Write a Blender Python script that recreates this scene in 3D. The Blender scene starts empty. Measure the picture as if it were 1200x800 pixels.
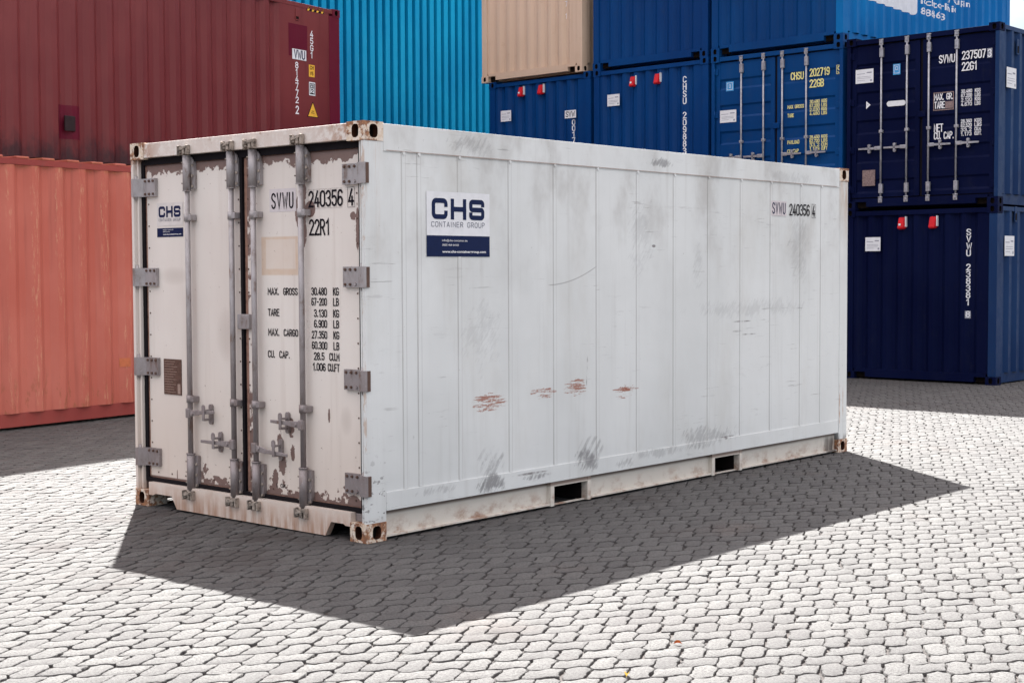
import bpy, bmesh, math, random
import numpy as np
from mathutils import Vector, Matrix
random.seed(7)
R = math.radians
sc = bpy.context.scene
col = sc.collection

# ------------------------------------------------------------------ camera
cam_d = bpy.data.cameras.new('camera'); cam = bpy.data.objects.new('camera', cam_d); col.objects.link(cam)
cam_d.sensor_width = 36; cam_d.lens = 51.93; cam_d.clip_end = 2000; cam_d.clip_start = .05
YAW, PITCH, ROLL = -0.71886, -0.04787, -0.00425
CP = Vector((6.6238, -6.2075, 1.6774))
f_ = Vector((math.sin(YAW)*math.cos(PITCH), math.cos(YAW)*math.cos(PITCH), math.sin(PITCH)))
r0 = Vector((math.cos(YAW), -math.sin(YAW), 0)); u0 = r0.cross(f_)
r_ = r0*math.cos(ROLL)+u0*math.sin(ROLL); u_ = -r0*math.sin(ROLL)+u0*math.cos(ROLL)
cam.matrix_world = Matrix((( r_.x, u_.x, -f_.x, CP.x), (r_.y, u_.y, -f_.y, CP.y), (r_.z, u_.z, -f_.z, CP.z), (0, 0, 0, 1)))
sc.camera = cam

# ------------------------------------------------------------------ sky and sun
SUN_DIR = Vector((0.7138, -0.5561, -1.0)).normalized()      # the way the light travels
wd = bpy.data.worlds.new('World'); sc.world = wd; wd.use_nodes = True
nt = wd.node_tree; bg = nt.nodes['Background']
sky = nt.nodes.new('ShaderNodeTexSky'); sky.sky_type = 'NISHITA'; sky.sun_disc = False
sky.sun_elevation = R(47.9); sky.sun_rotation = R(307.9)
sky.air_density = 1.0; sky.dust_density = 2.0
tc = nt.nodes.new('ShaderNodeTexCoord')
mp = nt.nodes.new('ShaderNodeMapping'); mp.inputs['Scale'].default_value = (1.4, 1.4, 4.2); mp.inputs['Location'].default_value = (.35, .2, .4)
ns = nt.nodes.new('ShaderNodeTexNoise'); ns.inputs['Scale'].default_value = 1.7; ns.inputs['Detail'].default_value = 7; ns.inputs['Roughness'].default_value = .55
cr = nt.nodes.new('ShaderNodeMapRange'); cr.interpolation_type = 'SMOOTHSTEP'
cr.inputs['From Min'].default_value = .34; cr.inputs['From Max'].default_value = .62; cr.inputs['To Min'].default_value = .6; cr.inputs['To Max'].default_value = .96
mx = nt.nodes.new('ShaderNodeMix'); mx.data_type = 'RGBA'
mx.inputs['B'].default_value = (5.35, 5.2, 5.2, 1)        # cloud light, in the units of the sky texture
nt.links.new(tc.outputs['Generated'], mp.inputs[0]); nt.links.new(mp.outputs[0], ns.inputs['Vector'])
nt.links.new(ns.outputs['Fac'], cr.inputs['Value']); nt.links.new(cr.outputs[0], mx.inputs['Factor'])
nt.links.new(sky.outputs[0], mx.inputs['A'])
# thin overcast: the cloud layer is brightest overhead and dimmer towards the horizon
sx_ = nt.nodes.new('ShaderNodeSeparateXYZ'); nt.links.new(tc.outputs['Generated'], sx_.inputs[0])
el = nt.nodes.new('ShaderNodeMapRange'); el.interpolation_type = 'SMOOTHSTEP'
el.inputs['From Min'].default_value = .05; el.inputs['From Max'].default_value = .75; el.inputs['To Min'].default_value = .42; el.inputs['To Max'].default_value = 1.25
nt.links.new(sx_.outputs['Z'], el.inputs['Value'])
cm = nt.nodes.new('ShaderNodeMix'); cm.data_type = 'RGBA'; cm.inputs['A'].default_value = (1.0, 1.22, 1.40, 1); cm.inputs['B'].default_value = (5.7, 5.15, 5.0, 1)
el.inputs['To Min'].default_value = 0; el.inputs['To Max'].default_value = 1
nt.links.new(el.outputs[0], cm.inputs['Factor']); nt.links.new(cm.outputs['Result'], mx.inputs['B'])
nt.links.new(mx.outputs['Result'], bg.inputs['Color'])
bg.inputs['Strength'].default_value = 0.05
sd = bpy.data.lights.new('sun', 'SUN'); sd.energy = 2.95; sd.angle = R(.53); sd.color = (1, .985, .95)
so = bpy.data.objects.new('sun', sd); col.objects.link(so); so.location = (-20, 16, 30)
so.rotation_euler = SUN_DIR.to_track_quat('-Z', 'Y').to_euler()
sc.view_settings.view_transform = 'Standard'; sc.view_settings.look = 'None'
sc.view_settings.exposure = 3.15; sc.view_settings.gamma = 1
sc.render.engine = 'CYCLES'
sc.cycles.max_bounces = 8; sc.cycles.diffuse_bounces = 4

# ------------------------------------------------------------------ material helpers
class G:
    def __init__(s, name):
        s.mat = bpy.data.materials.new(name); s.mat.use_nodes = True
        s.t = s.mat.node_tree; s.b = s.t.nodes['Principled BSDF']; s._c = None
    def n(s, ty, **kw):
        o = s.t.nodes.new(ty)
        for k, v in kw.items(): setattr(o, k, v)
        return o
    def put(s, sock, v):
        if isinstance(v, bpy.types.NodeSocket): s.t.links.new(v, sock)
        elif isinstance(v, (tuple, list)) and len(v) == 3 and sock.type == 'RGBA': sock.default_value = (*v, 1)
        else: sock.default_value = v
    def m(s, op, a, b=0.0, c=None, clamp=False):
        o = s.n('ShaderNodeMath', operation=op, use_clamp=clamp); s.put(o.inputs[0], a); s.put(o.inputs[1], b)
        if c is not None: s.put(o.inputs[2], c)
        return o.outputs[0]
    def co(s, off=(0, 0, 0)):
        o = s.n('ShaderNodeTexCoord').outputs['Object']
        v = s.n('ShaderNodeVectorMath', operation='ADD'); s.put(v.inputs[0], o); v.inputs[1].default_value = off
        return v.outputs[0]
    def sc(s, v, k):
        o = s.n('ShaderNodeVectorMath', operation='MULTIPLY'); s.put(o.inputs[0], v); o.inputs[1].default_value = k
        return o.outputs[0]
    def xyz(s, v):
        o = s.n('ShaderNodeSeparateXYZ'); s.put(o.inputs[0], v); return o.outputs
    def noise(s, v, scale, detail=4, rough=.55, w=None):
        o = s.n('ShaderNodeTexNoise')
        if w is not None: o.noise_dimensions = '4D'; o.inputs['W'].default_value = w
        s.put(o.inputs['Vector'], v); o.inputs['Scale'].default_value = scale; o.inputs['Detail'].default_value = detail; o.inputs['Roughness'].default_value = rough
        return o.outputs['Fac']
    def ss(s, v, a, b, lo=0.0, hi=1.0):
        o = s.n('ShaderNodeMapRange', interpolation_type='SMOOTHSTEP'); s.put(o.inputs['Value'], v)
        o.inputs['From Min'].default_value = a; o.inputs['From Max'].default_value = b; o.inputs['To Min'].default_value = lo; o.inputs['To Max'].default_value = hi
        return o.outputs[0]
    def mix(s, f, a, b):
        o = s.n('ShaderNodeMix', data_type='RGBA'); s.put(o.inputs['Factor'], f); s.put(o.inputs['A'], a); s.put(o.inputs['B'], b)
        return o.outputs['Result']
    def blob(s, u, v, cu, cv, ru, rv):          # 1 in the middle of an ellipse, 0 on its rim
        a = s.m('POWER', s.m('ABSOLUTE', s.m('DIVIDE', s.m('SUBTRACT', u, cu), ru)), 2.0)
        b = s.m('POWER', s.m('ABSOLUTE', s.m('DIVIDE', s.m('SUBTRACT', v, cv), rv)), 2.0)
        return s.m('SUBTRACT', 1.0, s.m('ADD', a, b), clamp=True)
    def bump(s, h, dist=.01, strength=.4):
        o = s.n('ShaderNodeBump'); o.inputs['Distance'].default_value = dist; o.inputs['Strength'].default_value = strength
        s.put(o.inputs['Height'], h); s.t.links.new(o.outputs[0], s.b.inputs['Normal'])
    def done(s, c, rough=.5, metal=0.0):
        s.put(s.b.inputs['Base Color'], c); s.put(s.b.inputs['Roughness'], rough); s.b.inputs['Metallic'].default_value = metal
        return s.mat

def paint(name, c, c2=None, rough=.42, spec=.12, dirt=(.10, .08, .07), dirt_amt=.35, rust=0.0, zlow=0.0, seed=0, streak=.5):
    """gloss paint on steel: fading, rain streaks, grime, rust flecks"""
    g = G(name); v = g.co()
    x, y, z = g.xyz(v)
    big = g.noise(g.sc(v, (1, 1, .6)), .9, 3, .5, w=seed)
    c2 = c2 or tuple(min(1, k*1.25+.012) for k in c)
    base = g.mix(g.ss(big, .35, .65), c, c2)
    st = g.noise(g.sc(v, (14, 14, .7)), 1.0, 5, .6, w=seed+3)
    base = g.mix(g.m('MULTIPLY', g.ss(st, .52, .75), dirt_amt*streak), base, dirt)
    sp = g.noise(v, 6.0, 6, .65, w=seed+5)
    base = g.mix(g.m('MULTIPLY', g.ss(sp, .55, .78), dirt_amt), base, dirt)
    if rust > 0:
        rn = g.noise(g.sc(v, (9, 9, 3)), 1.6, 8, .7, w=seed+9)
        lim = .74-.1*rust
        rc = g.mix(g.noise(v, 30, 3), (.16, .055, .025), (.30, .13, .06))
        base = g.mix(g.ss(rn, lim, lim+.03), base, rc)
    g.bump(g.noise(g.sc(v, (1, 1, .5)), 2.2, 3), .02, .25); g.b.inputs['Specular IOR Level'].default_value = spec
    return g.done(base, g.ss(sp, .3, .8, rough-.07, rough+.25))

def flat(name, c, rough=.5, metal=0.0, var=.12, scale=14, seed=0, spec=.12):
    g = G(name); g.b.inputs['Specular IOR Level'].default_value = spec; v = g.co()
    n = g.noise(v, scale, 5, .6, w=seed)
    c2 = tuple(k*(1-2*var) for k in c)
    return g.done(g.mix(g.ss(n, .4, .7), c, c2), rough, metal)

# ------------------------------------------------------------------ mesh helpers
def box(bm, x0, x1, y0, y1, z0, z1, bev=0.0):
    vs = [bm.verts.new(p) for p in ((x0, y0, z0), (x1, y0, z0), (x1, y1, z0), (x0, y1, z0), (x0, y0, z1), (x1, y0, z1), (x1, y1, z1), (x0, y1, z1))]
    fs = [bm.faces.new([vs[i] for i in q]) for q in ((0, 3, 2, 1), (4, 5, 6, 7), (0, 1, 5, 4), (1, 2, 6, 5), (2, 3, 7, 6), (3, 0, 4, 7))]
    if bev > 0:
        es = list({e for f in fs for e in f.edges})
        bmesh.ops.bevel(bm, geom=es, offset=bev, segments=2, affect='EDGES', profile=.5)
def prism(bm, pts, axis, a, b):
    """polygon pts (2D) extruded along an axis from a to b"""
    def P(p, t): return {'x': (t, p[0], p[1]), 'y': (p[0], t, p[1]), 'z': (p[0], p[1], t)}[axis]
    A = [bm.verts.new(P(p, a)) for p in pts]; B = [bm.verts.new(P(p, b)) for p in pts]; n = len(pts)
    fs = [bm.faces.new(A), bm.faces.new(B[::-1])] + [bm.faces.new((A[i], B[i], B[(i+1) % n], A[(i+1) % n])) for i in range(n)]
    bmesh.ops.recalc_face_normals(bm, faces=fs)
def cyl(bm, a, b, r, n=12, r2=None):
    a, b = Vector(a), Vector(b); d = (b-a).normalized(); r2 = r if r2 is None else r2
    u = d.orthogonal().normalized(); w = d.cross(u)
    A = []; B = []
    for i in range(n):
        t = 2*math.pi*i/n; q = u*math.cos(t)+w*math.sin(t)
        A.append(bm.verts.new(a+q*r)); B.append(bm.verts.new(b+q*r2))
    fs = [bm.faces.new(A[::-1]), bm.faces.new(B)]
    for i in range(n):
        f = bm.faces.new((A[i], A[(i+1) % n], B[(i+1) % n], B[i])); f.smooth = True; fs.append(f)
def wave(a, b, pitch, depth, out, first=0.0, flat_o=.26, slope=.245):
    """trapezoid corrugation between a and b: list of (t, offset); the outer plane is at 'out', valleys go inward by depth"""
    pts = [(a, out)]; t = a+first
    while t+pitch < b-.02:
        for dt, o in ((flat_o*.5*pitch, 0), ((flat_o*.5+slope)*pitch, 1), ((1-flat_o*.5-slope)*pitch, 1), ((1-flat_o*.5)*pitch, 0)):
            pts.append((t+dt, out-depth*o))
        t += pitch
    pts.append((b, out)); return pts
def sheet(bm, prof, plane, z0, z1, th=.004, dents=0):
    """corrugated sheet; plane 'x': profile gives (y, x); plane 'y': profile gives (x, y)"""
    P = (lambda t, o, z: (o, t, z)) if plane == 'x' else (lambda t, o, z: (t, o, z))
    zs = [z0, z1] if not dents else [z0+(z1-z0)*i/8 for i in range(9)]
    g = [[bm.verts.new(P(t, o+(random.uniform(-1, 1)*dents if 0 < k < len(zs)-1 else 0), z)) for t, o in prof] for k, z in enumerate(zs)]
    for k in range(len(zs)-1):
        for i in range(len(prof)-1):
            bm.faces.new((g[k][i], g[k][i+1], g[k+1][i+1], g[k+1][i]))

OFF = [Vector((0, 0, 0))]
def obj(name, bm, mat, parent=None, label=None):
    me = bpy.data.meshes.new(name)
    bmesh.ops.translate(bm, verts=bm.verts, vec=OFF[0])
    bm.to_mesh(me); bm.free(); me.materials.append(mat)
    o = bpy.data.objects.new(name, me); col.objects.link(o)
    if parent: o.parent = parent
    if label: o['label'] = label
    return o
def B(): return bmesh.new()
def quick(name, mat, parent, *boxes, bev=0.0, label=None):
    bm = B()
    for b in boxes: box(bm, *b, bev=bev)
    return obj(name, bm, mat, parent, label)
def thing(name, label, cat, loc, rz=0.0, group=None):
    o = bpy.data.objects.new(name, None); col.objects.link(o); o.location = loc; o.rotation_euler = (0, 0, rz); o.empty_display_size = .3
    o['label'] = label; o['category'] = cat
    if group: o['group'] = group
    return o

# ------------------------------------------------------------------ stencil lettering (a stroke alphabet)
def arc(cx, cy, rx, ry, a0, a1, n=6):
    return [(cx+rx*math.cos(R(a0+(a1-a0)*i/n)), cy+ry*math.sin(R(a0+(a1-a0)*i/n))) for i in range(n+1)]
_ul = arc(.22, .78, .22, .22, 90, 180, 3); ring0 = arc(.25, .76, .25, .24, 0, 180, 6)+arc(.25, .24, .25, .24, 180, 360, 6)
GL = {
 '0': [ring0+[ring0[0]]], 'O': [ring0+[ring0[0]]],
 '1': [[(.06, .78), (.27, 1), (.27, 0)]],
 '2': [arc(.25, .75, .24, .25, 170, -25, 7)+[(.01, 0), (.5, 0)]],
 '3': [arc(.24, .76, .23, .24, 160, -90, 8)+arc(.24, .26, .26, .26, 90, -160, 8)[1:]],
 '4': [[(.33, 1), (0, .24), (.5, .24)], [(.37, .52), (.37, 0)]],
 '5': [[(.46, 1), (.05, 1), (.03, .56)]+arc(.25, .32, .25, .31, 115, -155, 9)],
 '6': [arc(.26, .77, .23, .23, 25, 160, 5)+arc(.25, .28, .25, .28, 180, 520, 12)],
 '7': [[(0, 1), (.48, 1), (.16, 0)]],
 '8': [arc(.25, .77, .22, .23, 270, -90, 12), arc(.25, .27, .25, .27, 90, 450, 12)],
 '9': [arc(.24, .23, .23, .23, 205, 340, 5)+arc(.25, .72, .25, .28, 0, 340, 12)],
 'A': [[(0, 0), (.25, 1), (.5, 0)], [(.09, .3), (.41, .3)]],
 'B': [[(0, 0), (0, 1), (.24, 1)]+arc(.24, .76, .22, .24, 80, -90, 6)+[(.02, .52)], [(.24, .52)]+arc(.24, .26, .25, .26, 80, -90, 6)+[(0, 0)]],
 'C': [arc(.25, .76, .25, .24, 10, 180, 6)+arc(.25, .24, .25, .24, 180, 350, 6)],
 'D': [[(0, 0), (0, 1), (.22, 1)]+arc(.22, .74, .27, .26, 70, 0, 3)+arc(.22, .26, .27, .26, 0, -90, 4)+[(0, 0)]],
 'E': [[(.46, 1), (0, 1), (0, 0), (.46, 0)], [(.03, .52), (.4, .52)]],
 'F': [[(.46, 1), (0, 1), (0, 0)], [(.03, .52), (.4, .52)]],
 'G': [arc(.25, .76, .25, .24, 10, 180, 6)+arc(.25, .24, .25, .24, 180, 360, 6)+[(.5, .46), (.28, .46)]],
 'H': [[(0, 0), (0, 1)], [(.5, 0), (.5, 1)], [(.03, .52), (.47, .52)]],
 'I': [[(.1, 0), (.1, 1)]], 'K': [[(0, 0), (0, 1)], [(.48, 1), (.04, .45)], [(.16, .6), (.5, 0)]],
 'L': [[(0, 1), (0, 0), (.46, 0)]], 'M': [[(0, 0), (0, 1), (.28, .35), (.56, 1), (.56, 0)]],
 'N': [[(0, 0), (0, 1), (.5, 0), (.5, 1)]],
 'P': [[(0, 0), (0, 1), (.24, 1)]+arc(.24, .74, .25, .26, 80, -90, 6)+[(.03, .48)]],
 'R': [[(0, 0), (0, 1), (.24, 1)]+arc(.24, .74, .25, .26, 80, -90, 6)+[(.03, .48)], [(.25, .46), (.5, 0)]],
 'S': [arc(.25, .76, .25, .24, 15, 200, 6)+[(.12, .56), (.4, .43)]+arc(.25, .25, .25, .25, 20, -165, 6)],
 'T': [[(0, 1), (.5, 1)], [(.25, .97), (.25, 0)]],
 'U': [[(0, 1), (0, .26)]+arc(.25, .24, .25, .24, 180, 360, 6)+[(.5, 1)]],
 'V': [[(0, 1), (.25, 0), (.5, 1)]], 'W': [[(0, 1), (.16, 0), (.33, .75), (.5, 0), (.66, 1)]],
 'X': [[(0, 0), (.5, 1)], [(.5, 0), (0, 1)]], 'Y': [[(0, 1), (.25, .5), (.5, 1)], [(.25, .5), (.25, 0)]],
 '.': [[(.06, 0), (.06, .09)]], '-': [[(.1, .48), (.4, .48)]], '<': [[(0, 0), (0, 1), (.6, .5), (0, 0)]],
}
WID = {'W': .66, 'M': .56, 'I': .2, '.': .14, ' ': .42, '1': .38, '<': .6}
def ribbon(bm, pts, w, T, lift):
    P = [Vector(p) for p in pts]; P = [p for i, p in enumerate(P) if i == 0 or (p-P[i-1]).length > 1e-4]
    if len(P) < 2: return
    closed = (P[0]-P[-1]).length < 1e-3
    if closed: P = P[:-1]
    n = len(P); L_ = []; R__ = []
    for i, p in enumerate(P):
        a = P[i-1] if (i > 0 or closed) else None; c = P[(i+1) % n] if (i < n-1 or closed) else None
        if a is None: d = (c-p).normalized(); k = 1
        elif c is None: d = (p-a).normalized(); k = 1
        else:
            d1 = (p-a).normalized(); d2 = (c-p).normalized(); d = (d1+d2)
            d = d1 if d.length < .05 else d.normalized()
            k = 1/max(.45, abs(d.dot(d1)))
        nn = Vector((-d.y, d.x))*w*.5*k
        e = Vector((0, 0))
        if a is None: e = -d*w*.5
        if c is None: e = d*w*.5
        L_.append(bm.verts.new(T(*(p+nn+e), lift))); R__.append(bm.verts.new(T(*(p-nn+e), lift)))
    for i in range(n if closed else n-1):
        j = (i+1) % n; bm.faces.new((L_[i], R__[i], R__[j], L_[j]))
def put(bm, s, T, x, z, h, width=None, wt=.14, gap=.2, stack=False, pitch=1.22, aspect=1.0):
    """write s with its lower left corner at (x,z), letters h high, along the plane map T(u,v,lift)"""
    if stack:
        for i, ch in enumerate(s):
            if ch == ' ': continue
            zz = z-(i+1)*h*pitch
            for k, pl in enumerate(GL[ch]):
                ribbon(bm, [(x+(px-.25)*h*aspect, zz+pz*h) for px, pz in pl], wt*h, T, .0002*k)
        return
    tot = sum(WID.get(c, .5)+gap for c in s)-gap
    k = (width/(tot*h)) if width else aspect
    u = x
    for ch in s:
        if ch != ' ':
            for q, pl in enumerate(GL[ch]):
                ribbon(bm, [(u+px*h*k, z+pz*h) for px, pz in pl], wt*h*min(1, .55+.45*k), T, .0002*q)
        u += (WID.get(ch, .5)+gap)*h*k
def TY(y): return lambda u, v, l=0: (u, y-l, v)            # on a face that looks towards -y
def TX(x): return lambda u, v, l=0: (x+l, u, v)            # on a face that looks towards +x
def rect(bm, T, u0, u1, v0, v1, l=0.0): bm.faces.new([bm.verts.new(T(u, v, l)) for u, v in ((u0, v0), (u1, v0), (u1, v1), (u0, v1))])
def frame_(bm, T, u0, u1, v0, v1, w, l=0.0):
    rect(bm, T, u0, u1, v0, v0+w, l); rect(bm, T, u0, u1, v1-w, v1, l); rect(bm, T, u0, u0+w, v0+w, v1-w, l); rect(bm, T, u1-w, u1, v0+w, v1-w, l)
def letters(name, mat, parent, T, *jobs, conform=None):
    for j in jobs:
        bm = B(); put(bm, j[0], T, *j[1:4], **(j[4] if len(j) > 4 else {}))
        if conform: drape(bm, *conform)
        o = obj(name, bm, mat, parent)
    return o
def drape(bm, prof, plane, eps=.0025):
    """cut a flat marking along a corrugation's folds and lay it on the steel"""
    ax = 1 if plane == 'x' else 0; oth = 1-ax
    nrm = Vector((0, 0, 0)); nrm[ax] = 1
    for t, o in prof[1:-1]:
        p = Vector((0, 0, 0)); p[ax] = t
        lo = min(v.co[ax] for v in bm.verts); hi = max(v.co[ax] for v in bm.verts)
        if lo < t < hi: bmesh.ops.bisect_plane(bm, geom=bm.verts[:]+bm.edges[:]+bm.faces[:], plane_co=p, plane_no=nrm, dist=1e-5)
    ts = [p[0] for p in prof]; os_ = [p[1] for p in prof]; base = max(os_) if plane == 'x' else min(os_)
    for v in bm.verts:
        o = float(np.interp(v.co[ax], ts, os_)); l = v.co[oth]-base
        v.co[oth] = o+l+(eps if plane == 'x' else -eps)
def typed(s, T, u, v, h, width=None, bold=0.0):
    """small running text from the built-in typeface, returned as a bmesh laid on T"""
    cu = bpy.data.curves.new('t', 'FONT'); cu.body = s; cu.size = 1; cu.offset = bold; cu.resolution_u = 2
    o = bpy.data.objects.new('t', cu); col.objects.link(o); dg = bpy.context.evaluated_depsgraph_get()
    me = bpy.data.meshes.new_from_object(o.evaluated_get(dg)); bpy.data.objects.remove(o)
    bm = B(); bm.from_mesh(me); bpy.data.meshes.remove(me)
    xs = [q.co.x for q in bm.verts]; x0, x1 = min(xs), max(xs); k = h/.7; kx = (width/(x1-x0)) if width else k
    for q in bm.verts: q.co = Vector(T(u+(q.co.x-x0)*kx, v+q.co.y*k, 0))
    return bm

# ------------------------------------------------------------------ shared hardware
def casting(x, y, z, sx, sy, mat, hole, parent, w=.162, l=.178, h=.118, hole2=None):
    """ISO corner casting with oval holes; sx, sy = +-1 say which way its outer faces look; x,y,z = outer corner (z = its bottom)"""
    bm = B(); x1, y1 = x-sx*w, y-sy*l; xa, xb = sorted((x, x1)); ya, yb = sorted((y, y1))
    def face(T, u0, u1, v0, v1, ru, rv, inward):
        n = 16; cu, cv = (u0+u1)/2, (v0+v1)/2; ring = []; deep = []
        for i in range(n):
            t = 2*math.pi*(i+.5)/n; c, s = math.cos(t), math.sin(t)
            px = cu+ru*math.copysign(abs(c)**.8, c); pz = cv+rv*math.copysign(abs(s)**.62, s)
            ring.append(bm.verts.new(T(px, pz, 0))); deep.append(bm.verts.new(T(px, pz, inward)))
        cs = []
        for i in range(n):
            t = 2*math.pi*(i+.5)/n; c, s = math.cos(t), math.sin(t); m = max(abs(c), abs(s))
            cs.append(bm.verts.new(T(cu+(u1-u0)/2*c/m, cv+(v1-v0)/2*s/m, 0)))
        for i in range(n):
            j = (i+1) % n
            bm.faces.new((cs[i], cs[j], ring[j], ring[i])); bm.faces.new((ring[i], ring[j], deep[j], deep[i])).material_index = 1
        for a, b_, (cu_, cv_) in ((1, 2, (u1, v1)), (5, 6, (u0, v1)), (9, 10, (u0, v0)), (13, 14, (u1, v0))):
            bm.faces.new((cs[a], cs[b_], bm.verts.new(T(cu_, cv_, 0))))
    face(lambda u, v, d: (u, y-sy*d, v), xa, xb, z, z+h, .031, .042, .045)
    face(lambda u, v, d: (x-sx*d, u, v), ya, yb, z, z+h, .036, .042, .045)
    V = lambda *p: bm.verts.new(p)
    bm.faces.new([V(xa, ya, z), V(xb, ya, z), V(xb, yb, z), V(xa, yb, z)]); bm.faces.new([V(xa, ya, z+h), V(xb, ya, z+h), V(xb, yb, z+h), V(xa, yb, z+h)])
    bm.faces.new([V(xa, y1, z), V(xb, y1, z), V(xb, y1, z+h), V(xa, y1, z+h)]); bm.faces.new([V(x1, ya, z), V(x1, yb, z), V(x1, yb, z+h), V(x1, ya, z+h)])
    bmesh.ops.remove_doubles(bm, verts=bm.verts, dist=1e-5); bmesh.ops.recalc_face_normals(bm, faces=bm.faces)
    o = obj('corner_casting', bm, mat, parent); o.data.materials.append(hole2 or hole)
    q = B(); box(q, min(x-sx*.044, x-sx*(w-.01)), max(x-sx*.044, x-sx*(w-.01)), min(y-sy*.044, y-sy*(l-.01)), max(y-sy*.044, y-sy*(l-.01)), z+.01, z+h-.01)
    obj('casting_core', q, hole, o)
    return o

M = {}
M['hole'] = flat('dark_cavity', (.008, .005, .004), .9, var=.1)
M['gasket'] = flat('black_rubber', (.010, .008, .010), .85)
M['galv'] = flat('galvanised_steel', (.40, .40, .43), .45, .55, .16, 20)
M['white'] = flat('white_vinyl', (.72, .73, .75), .5, var=.04)
M['letter_white'] = flat('white_lettering', (.78, .78, .8), .6, var=.06)
M['letter_yellow'] = flat('pale_yellow_lettering', (.80, .74, .30), .6, var=.08)
M['letter_black'] = flat('black_lettering', (.007, .005, .010), .6, var=.1, scale=40)
M['letter_grey'] = flat('grey_print', (.30, .31, .36), .6, var=.1)
M['navy'] = flat('navy_vinyl', (.006, .014, .060), .4, var=.06)
M['sky_vinyl'] = flat('light_blue_vinyl', (.06, .30, .62), .4, var=.06)
M['red'] = flat('red_plastic', (.55, .012, .02), .35, var=.1)
M['amber'] = flat('amber_vinyl', (.80, .45, .06), .5, var=.08)
M['plate'] = flat('worn_data_plate', (.30, .22, .21), .45, .3, var=.25, scale=60)

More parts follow.
